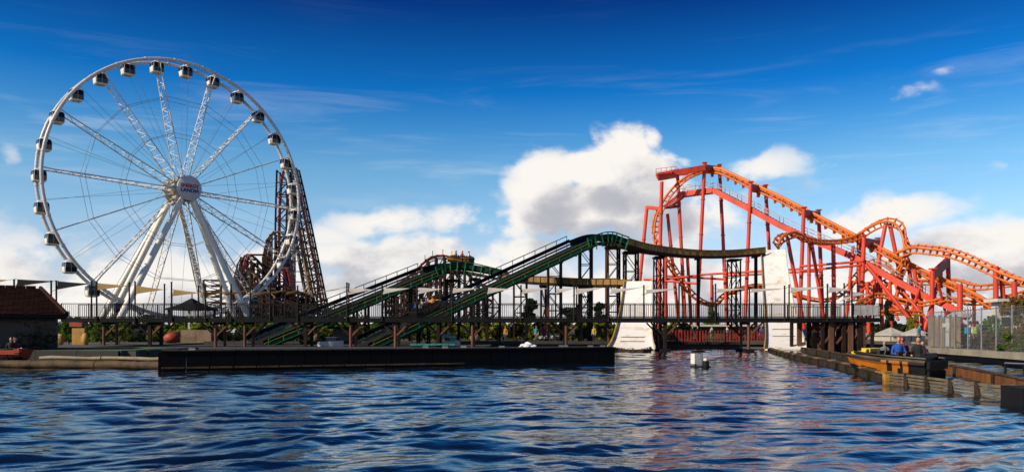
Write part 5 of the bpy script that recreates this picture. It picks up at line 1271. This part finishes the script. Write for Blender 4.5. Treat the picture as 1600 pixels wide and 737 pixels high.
def panel_thing(name, px0, py0, px1, py1, Y, dp, m, label, cat, roof=None, open_=None):
    a, b = P(px0, py0, Y), P(px1, py1, Y); t = thing(name, ((a.x+b.x)/2, Y, GZ), label, cat); z0 = min(b.z, GZ) if py1 >= 530 else b.z
    z0 = GZ if py1 > 525 else b.z
    n = max(1, int((b.x-a.x)/1.3))
    for i in range(n):
        x0, x1 = a.x+(b.x-a.x)*i/n, a.x+(b.x-a.x)*(i+1)/n
        bar('wall_panel', (x0+.015, Y+dp/2, (a.z+z0)/2), (x1-.015, Y+dp/2, (a.z+z0)/2), dp, m, t, a.z-z0)
        if open_ and i % 2 == 0: bar('window', ((x0+x1)/2-.35, Y-.01, (a.z+z0)/2+.2), ((x0+x1)/2+.35, Y-.01, (a.z+z0)/2+.2), .06, GLASS, t, .7)
    if roof:
        bar('roof', (a.x-.4, Y+dp/2-.2, a.z+.14), (b.x+.4, Y+dp/2-.2, a.z+.14), dp+1., roof, t, .24)
    return t
panel_thing('ochre_wall', 112, 512, 132, 536, 68, .4, YELB, 'short ochre wall below the left end of the bridge', 'wall')
panel_thing('red_kiosk', 108, 503, 128, 510, 67.9, 1., REDB, 'orange-red canopy box above the ochre wall', 'kiosk')
panel_thing('rock_wall', 282, 515, 330, 540, 80, 2., ROCK, 'brown stone wall below the gazebo', 'wall')
panel_thing('grey_shed', 520, 514, 545, 536, 80, 3., ROCK, 'small brown shed behind the small white boat', 'shed', BLK)
panel_thing('dark_shed', 204, 508, 226, 536, 92, 3., BROWNST, 'dark shed behind the leftmost rusty bridge post', 'shed', BLK, 1)
panel_thing('red_station', 1062, 510, 1200, 545, 104, 4., RUST, 'long red coaster station behind the red picket fence', 'building', WALLW, 1)
panel_thing('white_kiosk', 1558, 472, 1640, 545, 62, .8, WALLW, 'white rendered kiosk at the right edge behind the fence', 'kiosk', WALLW, 1)
panel_thing('shop', 1395, 522, 1446, 545, 92, 5., CREAM, 'low shop with dark windows behind the large white parasols', 'shop', BLK, 1)
panel_thing('red_booth', 1246, 520, 1330, 545, 90, 5., DRED, 'red booth behind the posts of the look-out platform', 'booth', WALLW)
def picket():
    Y = 79.; x0, x1 = G(1018, Y).x, G(1250, Y).x; t = thing('picket_fence', ((x0+x1)/2, Y, GZ), 'red picket fence along the far shore between the two slides', 'fence')
    n = int((x1-x0)/.30)
    for i in range(n):
        x = x0+i*.30; h_ = 1.25+random.uniform(-.05, .05)
        bar('picket', (x, Y, GZ+.08), (x, Y, GZ+h_), .11, random.choice((DRED, DRED, RUST, REDB)), t, .04)
        if i % 8 == 0: bar('fence_post', (x+.15, Y+.1, GZ), (x+.15, Y+.1, GZ+1.4), .12, BROWNST, t)
    for z in (.35, 1.0): bar('rail', (x0, Y+.05, GZ+z), (x1, Y+.05, GZ+z), .05, BROWNST, t, .1)
picket()
# wire fence on the right quay, walkers, shed
MESHM = mat('fence_wire', (.30, .30, .29), .5, .4)
def wire_fence():
    pts = [G(1452, 52.5, GZ+.1), G(1500, 47.6, GZ+.1), G(1552, 42.6, GZ+.1), G(1605, 38.4, GZ+.1), G(1680, 34, GZ+.1)]
    t = thing('wire_fence', pts[1], 'tall grey wire mesh fence on the right quay', 'fence'); A = resample([tuple(p) for p in pts], 2.2); hh = 2.25
    for i in range(len(A)-1):
        p, q = Vector(A[i]), Vector(A[i+1]); rod('fence_post', p, p+Vector((0, 0, hh+.1)), .08, GREYST, t); b = MB(); d = q-p
        for k in range(1, 22): b.beam(p+d*k/22, p+d*k/22+Vector((0, 0, hh)), .006)
        for k in range(0, 12): b.beam(p+Vector((0, 0, hh*k/11)), q+Vector((0, 0, hh*k/11)), .007)
        tag(b.build('wire_mesh', MESHM, t), kind='stuff'); rod('top_rail', p+Vector((0, 0, hh)), q+Vector((0, 0, hh)), .045, GREYST, t)
wire_fence()
def shed():
    t = thing('panel_shed', G(1475, 55, GZ), 'grey-green panelled enclosure behind the left end of the wire fence', 'shed'); a, b = G(1451, 56, GZ), G(1502, 53.5, GZ); n = 6
    for i in range(n):
        p, q = a.lerp(b, i/n), a.lerp(b, (i+1)/n); d = (q-p).normalized()*.03
        bar('panel', p+d+Vector((0, 0, 1.05)), q-d+Vector((0, 0, 1.05)), .08, random.choice((ROCK, PALEW, LGREY)), t, 2.)
        bar('frame_post', p+Vector((0, -.05, 0)), p+Vector((0, -.05, 2.25)), .12, GREYST, t)
        for z in (.1, 1.1, 2.1): bar('frame_rail', p+Vector((0, -.05, z)), q+Vector((0, -.05, z)), .06, GREYST, t)
    s = MB().box(G(1474, 54.6, GZ+1.55), (.34, .03, .26)).build('notice', WHITE, t)
shed()
person(G(1516, 46.6, GZ), math.pi*.5, 'stand', 'white', 'grey', 'brown', 'walker in a white shirt with a blue rucksack behind the wire fence', 1., 0, None, pack='cyan')
person(G(1527, 46.4, GZ), math.pi*.62, 'stand', 'grey', 'black', 'black', 'walker in dark clothes with a lime rucksack behind the wire fence', 1., 0, None, pack='lime')
for i, (px, Y, sh, tr, ha, lab) in enumerate(((1082, 80.6, 'navy', 'black', 'black', 'person in navy standing behind the picket fence at its left'), (1090, 81, 'black', 'black', 'brown', 'person in black beside the navy-clad one behind the picket fence'), (1136, 80.8, 'white', 'denim', 'blond', 'person in white behind the middle of the picket fence'),
        (1300, 74, 'red', 'denim', 'brown', 'person in red under the look-out platform'), (1460-24, 66, 'cyan', 'grey', 'black', 'person in a turquoise top near the shop'), (850, 84, 'red', 'denim', 'brown', 'person in red near the centre parasol'), (895, 85, 'white', 'black', 'black', 'person in white right of the centre parasol'), (790, 86, 'orange', 'denim', 'brown', 'person in orange left of the foaming splash under the bridge'), (838, 88, 'cyan', 'grey', 'blond', 'person in turquoise left of the centre parasol'), (928, 84, 'yellow', 'black', 'brown', 'person in yellow behind the rusty tower legs'), (1190, 80.7, 'blue', 'denim', 'black', 'person in blue behind the right part of the picket fence'), (1112, 80.8, 'cream', 'grey', 'ginger', 'person in cream behind the left half of the picket fence'), (560, 86, 'pink', 'denim', 'blond', 'person in pink under the bridge between the two lifts'))):
    person(G(px, Y, GZ), random.uniform(-1, 1), 'stand', sh, tr, ha, lab, 1., 1)
# small craft and covers behind the pontoon
def dinghy(px, Y, L_, m, m2, name, label):
    p = G(px, Y, .42); t = thing(name, p, label, 'boat'); n = 12; b = MB(); vs = []
    for i in range(n+1):
        f = i/n; hw = .55*math.sin(math.pi*min(1, .12+f*.95))**.6; x = p.x-L_/2+L_*f
        for (y, z) in ((-hw, .42+.1*f), (-hw*.7, .05), (hw*.7, .05), (hw, .42+.1*f)): vs.append(Vector((x, Y+y, .4+z)))
    b.add(vs, [(4*i+k, 4*i+4+k, 4*i+5+k, 4*i+1+k) for i in range(n) for k in range(3)]).build('hull', m, t, True)
    MB().box((p.x+.1, Y, 1.02), (L_*.4, .7, .32)).build('cabin', m2, t); MB().box((p.x+.1, Y, 1.21), (L_*.46, .8, .05)).build('cabin_roof', m, t)
dinghy(517, 66, 2.1, WBLUE, GLASS, 'dinghy', 'small white boat lying on the dark platform under the bridge')
dinghy(706, 68, 1.2, WBLUE, TEAL, 'dinghy', 'small white boat with a teal cabin beside the turquoise cover')
tc_ = thing('pool_cover', G(672, 66, .42), 'turquoise cover stretched low beside the foot of the nearer lift', 'cover')
for i in range(7): p, q = G(642+i*10, 65, .62), G(652+i*10, 65, .62+random.uniform(-.03, .03)); bar('cover_panel', p+Vector((.02, 0, 0)), q-Vector((.02, 0, 0)), 1.6, TEAL, tc_, .12)
# short railing and ladder at the right quay edge
rl = thing('quay_rail', G(1566, 37.5, GZ), 'short grey tube rail at the quay edge on the right', 'rail')
rod('tube', G(1570, 33.5, .34), G(1640, 31.6, .34), .07, GREYST, rl)
for px, Y in ((1571, 33.5), (1600, 32.7), (1638, 31.7)): rod('bracket', G(px, Y, .0), G(px, Y, .38), .09, BLACKST, rl)
